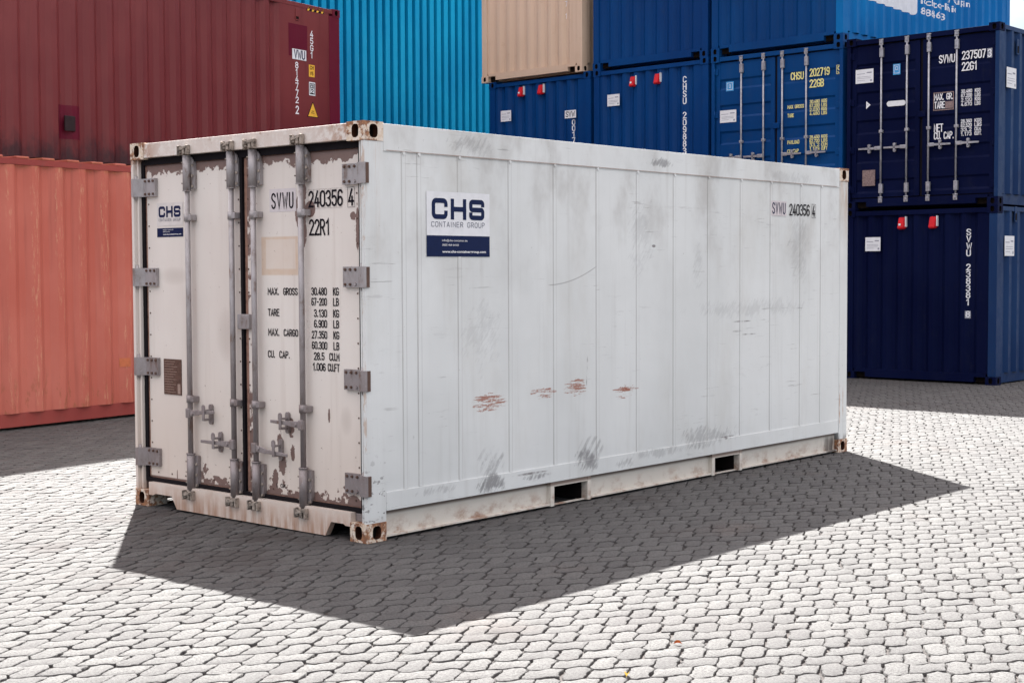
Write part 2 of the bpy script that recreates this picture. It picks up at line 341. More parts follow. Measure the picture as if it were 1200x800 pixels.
# ------------------------------------------------------------------ dry container
W, H20 = 2.438, 2.591
def dry(name, label, loc, rz, L, H, m_end, m_side, group, front='wall', side_pitch=.278, end_pitch=.25, simple=False, m_front_post=None, phase=0.0, rail_m=None, flat_end=0.0, post_l=.158):
    t = thing(name, label, 'container', loc, rz, group); OFF[0] = Vector((-W/2, -L/2, 0))
    m_post = m_front_post or m_side
    rail_m = rail_m or m_side
    for sx, x in ((1, W), (-1, 0)):
        for sy, y in ((1, L), (-1, 0)):
            for z in (0, H-.118): casting(x, y, z, sx, sy, m_end if (simple or sy < 0) else m_post, M['hole'], t)
            pw = .066 if (front == 'door' and sy < 0) else .13; xa, xb = sorted((x-sx*.006, x-sx*pw)); ya, yb = sorted((y-sy*.008, y-sy*(post_l if sy > 0 else .158)))
            quick('corner_post', m_post if sx > 0 else m_end, t, (xa, xb, ya, yb, .119, H-.119), bev=.004)
    # side rails and side walls
    profs = {}
    for sx, x in ((1, W), (-1, 0)):
        xa, xb = sorted((x-sx*.055, x-sx*.10))
        quick('bottom_rail', rail_m, t, (xa, xb, .179, L-.179, .018, .165), bev=.003)
        xa, xb = sorted((x-sx*.01, x-sx*.07))
        quick('top_rail', rail_m, t, (xa, xb, .179, L-.179, H-.082, H-.018), bev=.003)
        bm = B(); o = x-sx*.014
        p = wave(.159, L-post_l-.001-flat_end, side_pitch, .044, 0, first=.04+phase)
        if flat_end: p[-1] = (L-post_l-.001, 0)
        p = [(a, o+b*(1 if sx > 0 else -1)) for a, b in p]
        sheet(bm, p, 'x', .166, H-.083); obj('side_wall', bm, m_side, t)
        if sx > 0: profs['side'] = p
    # roof and floor
    bm = B(); rp = wave(.1, L-.1, .209, .02, H-.02)
    g = [[bm.verts.new((x, a, b)) for a, b in rp] for x in (.071, W-.071)]
    for i in range(len(rp)-1): bm.faces.new((g[0][i], g[0][i+1], g[1][i+1], g[1][i]))
    obj('roof', bm, m_side, t)
    bm = B(); box(bm, .08, W-.08, .06, L-.06, .12, .16)
    for k in range(int(L/.6)): box(bm, .08, W-.08, .3+k*.6, .34+k*.6, .03, .119)
    obj('floor', bm, M['hole'] if simple else m_end, t)
    # ends
    for sy, y, door in ((-1, 0, front == 'door'), (1, L, False)):
        s = -sy
        ya, yb = sorted((y+s*.012, y+s*.10))
        if door:
            quick('header', m_end, t, (.163, W-.163, ya, yb, H-.105, H-.036), bev=.003)
        else:
            quick('header', m_end, t, (.163, W-.163, ya, yb, H-.105, H-.036), bev=.003)
        # sill with the two lashing notches next to the castings
        bm = B(); box(bm, .345, W-.345, ya, yb, .034, .155); box(bm, .163, .3445, ya, yb, .108, .155); box(bm, W-.3445, W-.163, ya, yb, .108, .155)
        obj('sill', bm, m_end, t)
        yc, yd = sorted((y+s*.085, y+s*.1)); quick('sill_recess', M['hole'], t, (.163, .3444, yc, yd, .02, .1075)); quick('sill_recess', M['hole'], t, (W-.3444, W-.163, yc, yd, .02, .1075))
        if not door:
            bm = B(); p = wave(.131, W-.131, end_pitch, .045, 0, first=.03)
            p = [(a, (y+s*.03)-s*b) for a, b in p]
            sheet(bm, p, 'y', .1555, H-.1005); obj('end_wall', bm, m_end, t)
            if sy < 0: profs['end'] = p
    if front == 'door':
        z0, z1 = .175, H-.125
        bm = B(); box(bm, .067, W-.067, .078, .10, .1555, H-.1055); obj('door_gasket', bm, M['gasket'], t)
        for k, (xa, xb) in enumerate(((.078, 1.195), (1.243, W-.078))):
            bm = B()
            box(bm, xa, xa+.075, .045, .077, z0, z1); box(bm, xb-.075, xb, .045, .077, z0, z1)
            prof = [(.05, z0)]
            for a, b in DB: prof += [(.05, a), (.072, a+.035), (.072, b-.03), (.05, b)]
            prof += [(.05, z1)]
            v = [[bm.verts.new((x, y, z)) for y, z in prof] for x in (xa+.0752, xb-.0752)]
            for i in range(len(prof)-1): bm.faces.new((v[0][i], v[1][i], v[1][i+1], v[0][i+1]))
            leaf = obj('door', bm, m_end, t)
            hx = (.02, xa+.045) if k == 0 else (xb-.045, W-.02)
            for hz in (.30, .90, 1.62, 2.32):
                bm = B(); box(bm, hx[0], hx[1], .030, .0445, hz-.05, hz+.05, bev=.004); cyl(bm, ((hx[0]+.04) if k == 0 else (hx[1]-.04), .022, hz-.06), ((hx[0]+.04) if k == 0 else (hx[1]-.04), .022, hz+.06), .014)
                obj('hinge', bm, m_end, leaf)
        rods = ((.58, 1.0, 1.35, 1.785))
        for i, rx in enumerate(rods):
            bm = B(); cyl(bm, (rx, .018, .10), (rx, .018, H-.05), .015)
            rod = obj('locking_rod', bm, M['galv'], t)
            for zz in (.14, H-.09):
                bm = B(); box(bm, rx-.032, rx+.032, .005, .011, zz-.05, zz+.04); box(bm, rx-.018, rx+.022, -.005, .03, zz-.022, zz+.022); cyl(bm, (rx-.03, .0, zz+.03), (rx+.04, .0, zz+.03), .009, 8)
                obj('cam', bm, M['galv'], rod)
            for zz in (.30, 1.16, H-.25):
                bm = B(); hgt = .07 if zz != 1.16 else .022
                box(bm, rx-.026, rx+.034, -.004, .043, zz-hgt, zz+hgt, bev=.005)
                obj('rod_guide', bm, M['galv'], rod)
            s = -1 if i < 2 else 1; zh = HZ[0]; bm = B()
            box(bm, min(rx, rx+s*.10), max(rx, rx+s*.10), -.008, .012, zh-.028, zh+.028, bev=.006)
            prism(bm, [(rx+s*.08, zh-.018), (rx+s*.36, zh-.012), (rx+s*.36, zh+.012), (rx+s*.08, zh+.018)], 'y', -.012, .0)
            obj('handle', bm, M['galv'], rod)
            bm = B(); cx = rx+s*.19; cyl(bm, (cx, .0, zh-.05), (cx, .043, zh-.05), .022, 10); cyl(bm, (cx, -.01, zh+.045), (cx, .043, zh+.045), .02, 10); box(bm, cx-.014, cx+.014, -.012, .043, zh-.045, zh+.045)
            obj('handle_catch', bm, M['galv'], rod)
        bm = B(); box(bm, 1.17, 1.30, .02, .0445, 1.33, 1.42, bev=.006); obj('lock_box', bm, m_end, t)
    return t, profs
DB = ((.235, .45), (.69, .91), (1.13, 1.35), (1.56, 1.78), (2.02, 2.2))
HZ = [.91]

def red_hooks(t, xs, z, y=.0):
    """sloping red covers with a pale back plate, high on an end wall"""
    for k, x in enumerate(xs):
        bm = B(); prism(bm, [(y-.085, z-.085), (y-.035, z+.075), (y+.03, z+.08), (y+.03, z-.08), (y-.05, z-.105)], 'x', x-.055, x+.045)
        bmesh.ops.bevel(bm, geom=bm.edges[:], offset=.008, segments=2, affect='EDGES')
        o = obj('red_cover', bm, M['red'], t)
        quick('back_plate', M['white'], o, (x+.046, x+.060, y-.032, y+.02, z-.065, z+.09), bev=.003)
        if k == 0: quick('reflector', M['letter_white'], o, (x-.035, x+.0, y-.078, y-.072, z-.045, z-.015))
def sticker(t, x0, x1, z0, z1, y=.022, T=None):
    T = T or TY(y)
    bm = B(); rect(bm, T, x0, x1, z0, z1); s = obj('sticker', bm, M['white'], t)
    w = x1-x0; h = z1-z0; bm = B()
    rect(bm, T, x0+w*.08, x0+w*.52, z0+h*.66, z0+h*.70, .001); rect(bm, T, x0+w*.62, x0+w*.9, z0+h*.70, z0+h*.78, .001)
    for k in (.45, .34, .2): rect(bm, T, x0+w*.1, x0+w*(.85 if k > .3 else .55), z0+h*k, z0+h*(k+.025), .001)
    rect(bm, T, x0+w*.82, x0+w*.92, z0+h*.1, z0+h*.24, .001)
    obj('print', bm, M['letter_grey'], s); return s

# ================================================================== GROUND
gnd = G('joint_sand'); v = gnd.co()
c = gnd.mix(gnd.ss(gnd.noise(v, 2.0, 5), .35, .7), (.012, .0095, .010), (.050, .041, .037))
c = gnd.mix(gnd.ss(gnd.noise(v, 90, 3), .5, .7), c, (.075, .062, .058))
gnd.bump(gnd.noise(v, 120, 4), .006, .6)
M['ground'] = gnd.done(c, .95)
OFF[0] = Vector((0, 0, 0))
bm = B(); box(bm, -400, 400, -400, 400, -.5, -.016)
g_ = obj('ground', bm, M['ground']); g_['kind'] = 'structure'

pv = G('paver_concrete'); v = pv.co()
att = pv.n('ShaderNodeAttribute', attribute_name='tone').outputs['Fac']
base = pv.mix(att, (.060, .0575, .0560), (.092, .0895, .0860))
big = pv.noise(v, .55, 5, .6)
base = pv.mix(pv.m('MULTIPLY', pv.ss(big, .54, .74), .40), base, (.055, .047, .046))
warm = pv.noise(v, .8, 4, .6, w=4)
base = pv.mix(pv.m('MULTIPLY', pv.ss(warm, .58, .75), .5), base, (.105, .072, .058))
grain = pv.noise(v, 75, 5, .8)
base = pv.mix(pv.ss(grain, .47, .60), base, (.034, .029, .030))
base = pv.mix(pv.m('MULTIPLY', pv.ss(grain, .44, .34), .6), base, (.120, .117, .111))
spk = pv.noise(v, 38, 5, .7, w=2)
base = pv.mix(pv.m('MULTIPLY', pv.ss(spk, .60, .72), .45), base, (.04, .032, .032))
drt = pv.noise(v, 1.35, 7, .68, w=9)
px_, py_, pz_ = pv.xyz(v)
near_doors = pv.blob(px_, py_, -.9, -.75, 2.1, 1.0)          # stain in front of the doors, its colour also deepening the shade
base = pv.mix(pv.m('MULTIPLY', pv.ss(pv.m('ADD', drt, pv.m('MULTIPLY', near_doors, .13)), .58, .68), .6), base, (.036, .028, .026))
pv.bump(pv.m('ADD', pv.noise(v, 95, 5, .75), pv.m('MULTIPLY', pv.noise(v, 14, 3, .6), 1.2)), .008, .9)
M['paver'] = pv.done(base, .88)

def pavers():
    """two interlocking stones on a square lattice: a stubby one and a long one, tips between each other's flanks"""
    rng = np.random.default_rng(3)
    F = np.array([f_.x, f_.y]); F /= np.linalg.norm(F); Rv = np.array([r0.x, r0.y])
    E1 = np.array([.130, .157]); E2 = np.array([.140, -.147])          # lattice, in the (right, forward) frame of the yard
    def gauge(g, d):
        a_deg, la, lb, pw, w = g; a = R(a_deg)
        return (abs(d[0]*math.cos(a)+d[1]*math.sin(a))/la)**pw+(abs(d[1]*math.cos(a)-d[0]*math.sin(a))/lb)**pw+w
    GO = (75, .110, .058, 1.6, 0.0); GS = (20, .16, .075, 2.0, .47); CO = np.zeros(2); CS = (E1+E2)/2
    seeds = [(i*E1+j*E2+o, g) for i in range(-2, 3) for j in range(-2, 3) for o, g in ((CO, GO), (CS, GS))]
    n = 28; shapes = []
    for c, g0 in ((CO, GO), (CS, GS)):
        pts = []
        near = [(q, g) for q, g in seeds if 1e-6 < abs(q-c).sum() < .6]
        for k in range(n):
            t = 2*math.pi*k/n; d = np.array([math.cos(t), math.sin(t)]); r = .01
            while r < .3:
                p = c+d*r; own = gauge(g0, p-c)
                if any(gauge(g, p-q) < own for q, g in near): break
                r += .0008
            pts.append(d*r)
        shapes.append(np.array(pts))
    X0 = np.array([CP.x, CP.y]); jobs = []
    for i in range(-150, 151):
        for j in range(-150, 151):
            for k, o in enumerate((CO, CS)):
                q = i*E1+j*E2+o+np.array([0, 14.0])
                if 4.6 < q[1] < 25 and abs(q[0]) < .40*q[1]+1.2: jobs.append((q, k))
    K = len(jobs); co = np.zeros((K, 3*n, 3))
    for idx, (q, k) in enumerate(jobs):
        p = shapes[k].copy(); rr = np.linalg.norm(p, axis=1, keepdims=True)
        gap = .0040+abs(rng.normal(0, .0019)); p *= (rr-gap)/rr
        p += rng.normal(0, .0021, (n, 2)); p *= rng.normal(1, .012, (1, 2))
        if rng.random() < .30:                                  # a chipped corner
            c = rng.integers(0, n)
            for t in range(5): p[(c+t) % n] *= rng.uniform(.78, .95)
        for c in rng.integers(0, n, 3): p[c] *= rng.uniform(.90, .98)   # small nicks along the rim
        a = rng.normal(0, .022); c, s_ = math.cos(a), math.sin(a); p = p@np.array([[c, s_], [-s_, c]])+rng.normal(0, .0018, 2)
        tx, ty = rng.normal(0, .0035, 2); h = rng.normal(0, .0009)
        rr = np.linalg.norm(p, axis=1, keepdims=True)
        for ring, (inset, dz) in enumerate(((.0045, 0.0), (.0008, -.0016), (0, -.02))):
            pp = p*(rr-inset)/rr; w2 = q+pp
            xy = X0+np.outer(w2[:, 0], Rv)+np.outer(w2[:, 1], F); sl = slice(ring*n, (ring+1)*n)
            co[idx, sl, 0] = xy[:, 0]; co[idx, sl, 1] = xy[:, 1]; co[idx, sl, 2] = -.001+h+dz+pp[:, 0]*tx+pp[:, 1]*ty
    me = bpy.data.meshes.new('paving'); me.vertices.add(K*3*n); me.vertices.foreach_set('co', co.ravel())
    i0 = np.arange(n); i1 = (i0+1) % n
    quads = np.concatenate([np.stack([i0+n, i1+n, i1, i0], 1), np.stack([i0+2*n, i1+2*n, i1+n, i0+n], 1)])
    loops1 = np.concatenate([i0, quads.ravel()]); sizes = np.array([n]+[4]*(2*n)); nl = len(loops1)
    loops = (loops1[None, :]+(np.arange(K)*3*n)[:, None]).ravel()
    st = np.concatenate([[0], np.cumsum(sizes)[:-1]]); starts = (st[None, :]+(np.arange(K)*nl)[:, None]).ravel()
    me.loops.add(len(loops)); me.loops.foreach_set('vertex_index', loops.astype(np.int32))
    me.polygons.add(len(starts)); me.polygons.foreach_set('loop_start', starts.astype(np.int32))
    me.update(calc_edges=True); me.validate()
    at = me.attributes.new('tone', 'FLOAT', 'POINT'); tn = np.repeat(np.clip(rng.normal(.5, .28, K), 0, 1), 3*n); at.data.foreach_set('value', tn.astype(np.float32))
    me.materials.append(M['paver']); o = bpy.data.objects.new('paving', me); col.objects.link(o); o['kind'] = 'structure'
    print('pavers', K)
pavers()

# ================================================================== BIG THINGS FAR BACK: corrugated hall
M['teal'] = paint('teal_cladding', (.001, .20, .42), (.002, .25, .48), .5, .08, dirt=(.01, .11, .24), dirt_amt=.25, seed=2)
OFF[0] = Vector((0, 0, 0))
hall = thing('warehouse', 'tall windowless warehouse of ribbed teal sheet behind the dark red and beige containers', 'building', (-26, 27, 0))
bm = B(); hp = wave(-19.5, 9.5, .222, .10, 10.0, flat_o=.56, slope=.06); hp = [(a, b) for a, b in hp]
sheet(bm, hp, 'x', .3, 9.4); obj('wall_cladding', bm, M['teal'], hall)
quick('wall', M['teal'], hall, (-10, 9.9, -19.5, 9.5, 0, 9.38))
quick('roof', flat('grey_roof_sheet', (.25, .26, .27), .6), hall, (-10.1, 10.12, -19.6, 9.6, 9.401, 9.6))
quick('plinth', flat('concrete_plinth', (.3, .29, .28), .8), hall, (-10.05, 10.05, -19.55, 9.55, 0, .295))

# ================================================================== RIGHT STACK
DX, DY = -2.0890, 14.3013; DA = 3.12395-math.pi
dxv = Vector((math.cos(DA), math.sin(DA), 0)); dyv = Vector((-math.sin(DA), math.cos(DA), 0))
def stack_loc(w_right, z, L=6.058, fwd=0.0):
    return Vector((DX, DY, z))-dxv*(w_right+W/2)+dyv*(L/2-fwd)
M['blue_end'] = paint('royal_blue_paint', (.0008, .036, .145), (.0015, .050, .180), .45, .10, dirt_amt=.30, dirt=(.035, .05, .085), rust=.05, seed=11)
M['blue_end2'] = paint('blue_paint', (.0008, .032, .138), (.001, .044, .170), .45, .10, dirt_amt=.30, dirt=(.030, .045, .080), rust=.05, seed=17)
M['blue_side'] = paint('lit_blue_side_paint', (.002, .125, .36), (.004, .165, .43), .5, .10, dirt_amt=.2, dirt=(.01, .06, .16), seed=13)  # the end's blue made lighter: stronger sky light on the long side, as colour
M['navy_end'] = paint('navy_paint', (.0025, .0045, .026), (.004, .007, .034), .45, .03, dirt_amt=.28, dirt=(.022, .024, .034), rust=.05, seed=19)
M['navy_side'] = paint('lit_navy_side_paint', (.006, .024, .085), (.010, .036, .11), .40, .12, dirt_amt=.3, dirt=(.04, .045, .06), seed=23)  # the end's navy lightened in colour for the better lit long side
M['beige'] = paint('beige_paint', (.54, .395, .285), (.60, .45, .335), .5, .3, dirt=(.30, .17, .10), dirt_amt=.3, rust=.45, seed=29)
GB = 'containers in the blue block on the right'
H = H20
d1, pd1 = dry('shipping_container', 'dark navy container on the ground at far right, white number down its closed ribbed end', stack_loc(0, 0), DA, 6.058, H, M['navy_end'], M['navy_side'], GB)
d2, pd2 = dry('shipping_container', 'dark navy container at upper far right with pale locking rods and white door lettering', stack_loc(0, H), DA, 6.058, H, M['navy_end'], M['navy_side'], GB, front='door')
c1, _ = dry('shipping_container', 'blue ground level container hidden by the white one, beneath the yellow lettered blue doors', stack_loc(2.50, 0), DA, 6.058, H, M['blue_end'], M['blue_end'], GB, simple=True)
c2, _ = dry('shipping_container', 'royal blue container with locking rods and pale yellow lettering on its doors', stack_loc(2.50, H), DA, 6.058, H, M['blue_end'], M['blue_end'], GB, front='door')
c3, pc3 = dry('shipping_container', 'blue container on the third tier, white lettering on its bright long side', stack_loc(2.50, 2*H), DA, 6.058, H, M['blue_end'], M['blue_side'], GB)
b1, _ = dry('shipping_container', 'blue ground level container hidden by the white one, in the second stack from the left', stack_loc(4.99, 0), DA, 6.058, H, M['blue_end2'], M['blue_end2'], GB, simple=True)
b2, pb2 = dry('shipping_container', 'blue container left of the yellow lettered doors, white number down its closed end', stack_loc(4.99, H), DA, 6.058, H, M['blue_end2'], M['blue_end2'], GB)
b3, _ = dry('shipping_container', 'plain blue container on the third tier directly right of the beige container', stack_loc(5.0, 2*H), DA, 6.058, H, M['blue_end2'], M['blue_end2'], GB)
a1, _ = dry('shipping_container', 'blue ground level container hidden by the white one, lowest in the stack topped with beige', stack_loc(7.49, 0), DA, 6.058, H, M['blue_end'], M['blue_end'], GB, simple=True)
a2, pa2 = dry('shipping_container', 'blue container directly beneath the beige one, white prefix sticker on its closed end', stack_loc(7.49, H), DA, 6.058, H, M['blue_end2'], M['blue_end2'], GB)
a3, pa3 = dry('shipping_container', 'beige container on the third tier, touches of rust along its lower edge', stack_loc(7.63, 2*H, fwd=.06), DA, 6.058, H, M['beige'], M['beige'], GB)

def off(L=6.058): OFF[0] = Vector((-W/2, -L/2, 0))
off()
LW, LYE = M['letter_white'], M['letter_yellow']
# navy, ground level
cf = (pd1['end'], 'y'); T = TY(.030)
letters('lettering', LW, d1, T, ('SVWU 238381', 1.98, 2.27, .082, dict(stack=True, pitch=1.24, wt=.17)), conform=cf)
bm = B(); rect(bm, T, 1.945, 2.015, .955, 1.065, .0); drape(bm, *cf); obj('number_box', bm, M['letter_grey'], d1)
letters('lettering', LW, d1, TY(.028), ('8', 1.98, 1.078, .082, dict(stack=True, pitch=1.24, wt=.17)), conform=cf)
sticker(d1, .33, .585, 1.95, 2.16); red_hooks(d1, (.95, 1.45), 2.37, .03)
# side stickers and vents on the two navy long sides
for t_, zz in ((d1, 1.86), (d2, 1.69)):
    sticker(t_, .27, .60, zz, zz+.29, T=TX(W-.010))
    bm = B(); box(bm, W-.016, W-.004, .60, .68, zz+.50, zz+.72, bev=.004); vn = obj('vent', bm, M['navy_side'], t_)
    bm = B(); box(bm, W-.0039, W-.002, .615, .665, zz+.52, zz+.62); obj('vent_slot', bm, M['hole'], vn)
# navy with doors
T = TY(.044); F_ = TY(.040)
j = [('SVWU', 1.505, 2.095, .105, dict(width=.235, wt=.17)), ('237507', 1.86, 2.115, .11, dict(width=.35, wt=.17)), ('22G1', 1.86, 1.955, .11, dict(width=.22, wt=.17)),
     ('MAX. GR.', 1.435, 1.56, .085, dict(width=.285, wt=.17)), ('TARE', 1.435, 1.44, .09, dict(width=.16, wt=.17)),
     ('NET', 1.435, 1.10, .105, dict(width=.13, wt=.17)), ('CU. CAP.', 1.435, .99, .095, dict(width=.30, wt=.17))]
for k, (a, b_) in enumerate((('30.480', 'KGS'), ('67.200', 'LBS'), ('2.120', 'KGS'), ('4.670', 'LBS'))): j += [(a, 1.85, 1.63-k*.062, .046, dict(width=.16, wt=.19)), (b_, 2.06, 1.63-k*.062, .046, dict(width=.08, wt=.19))]
for k, (a, b_) in enumerate((('28.360', 'KGS'), ('62.520', 'LBS'), ('33.2', 'CU.M.'), ('1.173', 'CU.FT.'))): j += [(a, 1.85, 1.20-k*.062, .046, dict(width=.16, wt=.19)), (b_, 2.06, 1.20-k*.062, .046, dict(width=.10, wt=.19))]
letters('lettering', LW, d2, F_, *j)
bm = B(); rect(bm, T, 2.235, 2.31, 2.10, 2.235); obj('number_box', bm, M['letter_grey'], d2)
letters('lettering', LW, d2, TY(.041), ('3', 2.25, 2.115, .10, dict(width=.045, wt=.17)))
bm = B(); frame_(bm, F_, 1.415, 1.735, 1.405, 1.67, .014); rect(bm, T, 1.60, 1.72, 1.43, 1.53); fr = obj('plate_frame', bm, M['plate'], d2)
sticker(d2, .135, .435, 1.91, 2.12, .043)
bm = B(); rect(bm, T, .76, .88, 1.99, 2.15); s_ = obj('sticker', bm, M['sky_vinyl'], d2, 'small light blue sticker')
bm = B(); frame_(bm, F_, .775, .865, 2.01, 2.135, .006); frame_(bm, F_, .80, .84, 2.06, 2.11, .006); obj('print', bm, LW, s_)
bm = B(); bm.faces.new([bm.verts.new((u, .042, v)) for u, v in arc(.70, 1.565, .04, .04, 90, 270, 8)+arc(.93, 1.565, .04, .04, -90, 90, 8)]); obj('sticker', bm, M['white'], d2, 'rounded white strip')
letters('arrow', LW, d2, TY(.042), ('<', .33, 1.54, .07, dict(wt=.34)))
quick('data_plate', M['plate'], d2, (.265, .475, .036, .049, .35, .59))
# yellow lettered doors
j = [('CHSU', 1.50, 2.075, .105, dict(width=.22, wt=.17)), ('202719', 1.84, 2.10, .11, dict(width=.34, wt=.17)), ('9', 2.33, 2.11, .10, dict(width=.045, wt=.17)), ('22GB', 1.84, 1.93, .11, dict(width=.24, wt=.17)),
     ('MAX GROSS', 1.44, 1.625, .05, dict(width=.29, wt=.18)), ('TARE', 1.44, 1.49, .05, dict(width=.11, wt=.18)), ('PAYLOAD', 1.44, 1.07, .05, dict(width=.21, wt=.18)), ('CU CAP', 1.44, .93, .05, dict(width=.20, wt=.18))]
for k, (a, b_) in enumerate((('30.480', 'KGS'), ('67.200', 'LBS'), ('2.030', 'KGS'), ('4.480', 'LBS'))): j += [(a, 1.84, 1.68-k*.062, .046, dict(width=.17, wt=.19)), (b_, 2.05, 1.68-k*.062, .046, dict(width=.09, wt=.19))]
for k, (a, b_) in enumerate((('28.450', 'KGS'), ('62.720', 'LBS'), ('33.2', 'CUM'), ('1.173', 'CUFT'))): j += [(a, 1.84, 1.13-k*.062, .046, dict(width=.17, wt=.19)), (b_, 2.05, 1.13-k*.062, .046, dict(width=.10, wt=.19))]
letters('lettering', LYE, c2, F_, *j)
bm = B(); frame_(bm, F_, 2.305, 2.395, 2.09, 2.23, .007); obj('number_box', bm, LYE, c2)
sticker(c2, .154, .47, 1.49, 1.69, .043)
bm = B(); rect(bm, T, .27, .42, 1.995, 2.15); s_ = obj('sticker', bm, M['sky_vinyl'], c2, 'small light blue sticker')
bm = B(); frame_(bm, F_, .29, .40, 2.015, 2.13, .007); frame_(bm, F_, .33, .365, 2.05, 2.10, .007); obj('print', bm, LW, s_)
# the two closed ends further left
cf = (pb2['end'], 'y')
letters('lettering', LW, b2, TY(.030), ('CHSU 209883', 1.94, 2.335, .095, dict(stack=True, pitch=1.25, wt=.17)), conform=cf)
bm = B(); rect(bm, TY(.030), 1.895, 1.985, .88, 1.0); drape(bm, *cf); obj('number_box', bm, M['letter_grey'], b2)
sticker(b2, .30, .57, 1.94, 2.14); red_hooks(b2, (.88, 1.40), 2.33, .03)
cf = (pa2['end'], 'y')
letters('lettering', LW, a2, TY(.030), ('00174', 2.0, 1.79, .085, dict(stack=True, pitch=1.25, wt=.17)), conform=cf)
bm = B(); rect(bm, TY(.020), 1.83, 2.09, 1.80, 1.94); s_ = obj('sticker', bm, M['white'], a2)
letters('print', M['letter_black'], s_, TY(.0185), ('SVW', 1.86, 1.825, .09, dict(width=.20, wt=.15)))
sticker(a2, .27, .53, 1.85, 2.05); red_hooks(a2, (.80, 1.28), 2.37, .03)
letters('lettering', LW, a3, TY(.030), ('SVWU 204347 1', 2.02, 2.37, .085, dict(stack=True, pitch=1.26, wt=.12)), conform=(pa3['end'], 'y'))
# white panel and writing on the third tier's long side
ps = (pc3['side'], 'x'); T = TX(W-.014)
bm = B(); bm.faces.new([bm.verts.new(T(u, v)) for u, v in [(.5, 2.3), (.5, .78), (.62, .74)]+arc(2.34, .76, .10, .08, -90, 0, 5)+[(2.44, 2.3)]])
drape(bm, *ps); pn = obj('white_panel', bm, M['white'], c3)
bm = typed('container', T, 1.05, .99, .17, 1.1, .02); drape(bm, *ps, eps=.005); obj('print', bm, M['letter_grey'], pn)
for s_, u, v, h, w_ in (('lochtorlinie', 2.62, .90, .115, 1.30), ('80864683', 2.62, .725, .115, .86), ('group.in', 3.55, 1.06, .11, .85), ('www.chs-container', 2.62, 1.26, .11, 1.7), ('0800', 2.62, 1.08, .11, .5)):
    bm = typed(s_, T, u, v, h, w_, .012); drape(bm, *ps); obj('lettering', bm, LW, c3)
letters('lettering', LW, c3, T, ('CHSU 20351', 4.72, 2.0, .085, dict(stack=True, pitch=1.22, wt=.17)), conform=ps)

# ================================================================== LEFT STACK
LR = 0.14372; L40 = 12.192
ldv = Vector((-math.sin(LR), math.cos(LR), 0)); lx = Vector((math.cos(LR), math.sin(LR), 0))
def left_loc(end, z, L): return Vector((end[0], end[1], z))-lx*W/2-ldv*L/2
def old_paint(name, c, c2, seed, chip=.0, spec=.26, lowdirt=0.0, dirtc=(.02, .012, .016)):
    g = G(name); v = g.co(); x, y, z = g.xyz(v)
    base = g.mix(g.ss(g.noise(g.sc(v, (1, .5, .5)), 1.0, 4, .55, w=seed), .35, .68), c, c2)
    st = g.noise(g.sc(v, (12, 12, .6)), 1.0, 5, .6, w=seed+1)
    base = g.mix(g.m('MULTIPLY', g.ss(st, .52, .72), .35), base, tuple(k*.55 for k in c))
    if chip:     # pale scrapes along the ribs' outer faces
        cn = g.noise(g.sc(v, (10, 34, 4.5)), 1.0, 9, .82, w=seed+2)
        ribs = g.ss(x, W/2-.030, W/2-.016)
        zone = g.ss(g.noise(g.sc(v, (1, 3.2, .5)), 1.0, 2, w=seed+3), .36, .5)
        k = g.m('MULTIPLY', g.m('MULTIPLY', ribs, zone), g.ss(cn, .53, .58))
        base = g.mix(g.m('MULTIPLY', k, .62), base, (.48, .26, .16))
        low = g.m('MULTIPLY', g.ss(z, .75, .20), g.ss(g.noise(g.sc(v, (6, 12, 4)), 1.0, 7, .7, w=seed+5), .54, .60))
        base = g.mix(g.m('MULTIPLY', low, .7), base, (.24, .085, .045))
        top = g.m('MULTIPLY', g.ss(z, 2.76, 2.81), g.ss(g.noise(g.sc(v, (6, 8, 6)), 1.0, 7, .7, w=seed+6), .42, .62))
        base = g.mix(g.m('MULTIPLY', top, .7), base, (.30, .11, .05))
    if lowdirt:
        dn = g.noise(g.sc(v, (3, 5.5, 3)), 1.0, 7, .7, w=seed+7)
        k = g.m('ADD', g.ss(z, .95, .12), g.m('MULTIPLY', g.m('SUBTRACT', dn, .5), 1.9))
        base = g.mix(g.m('MULTIPLY', g.ss(k, .45, 1.15), lowdirt), base, dirtc)
    g.bump(g.noise(v, 2.5, 4), .02, .3); g.b.inputs['Specular IOR Level'].default_value = spec
    return g.done(base, .40)
M['orange'] = old_paint('faded_salmon_orange_paint', (.355, .084, .060), (.43, .128, .096), 31, chip=1, spec=.16)
M['darkred'] = old_paint('oxide_red_paint', (.130, .022, .024), (.175, .036, .036), 37, lowdirt=.8)
M['orange_rail'] = paint('shaded_red_rail_paint', (.21, .040, .036), (.25, .052, .044), .6, seed=43)  # rail colour darkened to hold the shade under the wall's overhang
M['burgundy'] = paint('burgundy_paint', (.105, .008, .022), (.12, .011, .026), .4, dirt_amt=.1, seed=41)
GL_ = 'containers in the red block on the left'
oe = (-8.4518, 7.4755); re_ = (-11.306, 10.094)
o1, po1 = dry('shipping_container', 'faded salmon orange container on the ground at far left, scraped ribs and rusty top rail', left_loc(oe, .012, L40), LR, L40, 2.894, M['orange'], M['orange'], GL_, side_pitch=.322, phase=.13, rail_m=M['orange_rail'])
s1, _ = dry('shipping_container', 'dark red container at ground level behind the salmon orange one, out of sight', left_loc(re_, 0, L40), LR, L40, 2.98, M['darkred'], M['darkred'], GL_, simple=True)
r1, pr1 = dry('shipping_container', 'large dark red container above the salmon orange one, yellow triangle near its burgundy corner post', left_loc(re_, 2.982, L40), LR, L40, 2.896, M['darkred'], M['darkred'], GL_, side_pitch=.311, phase=.02, m_front_post=M['burgundy'], flat_end=1.0, post_l=.26)
e3 = Vector((re_[0], re_[1], 0))-ldv*2.2
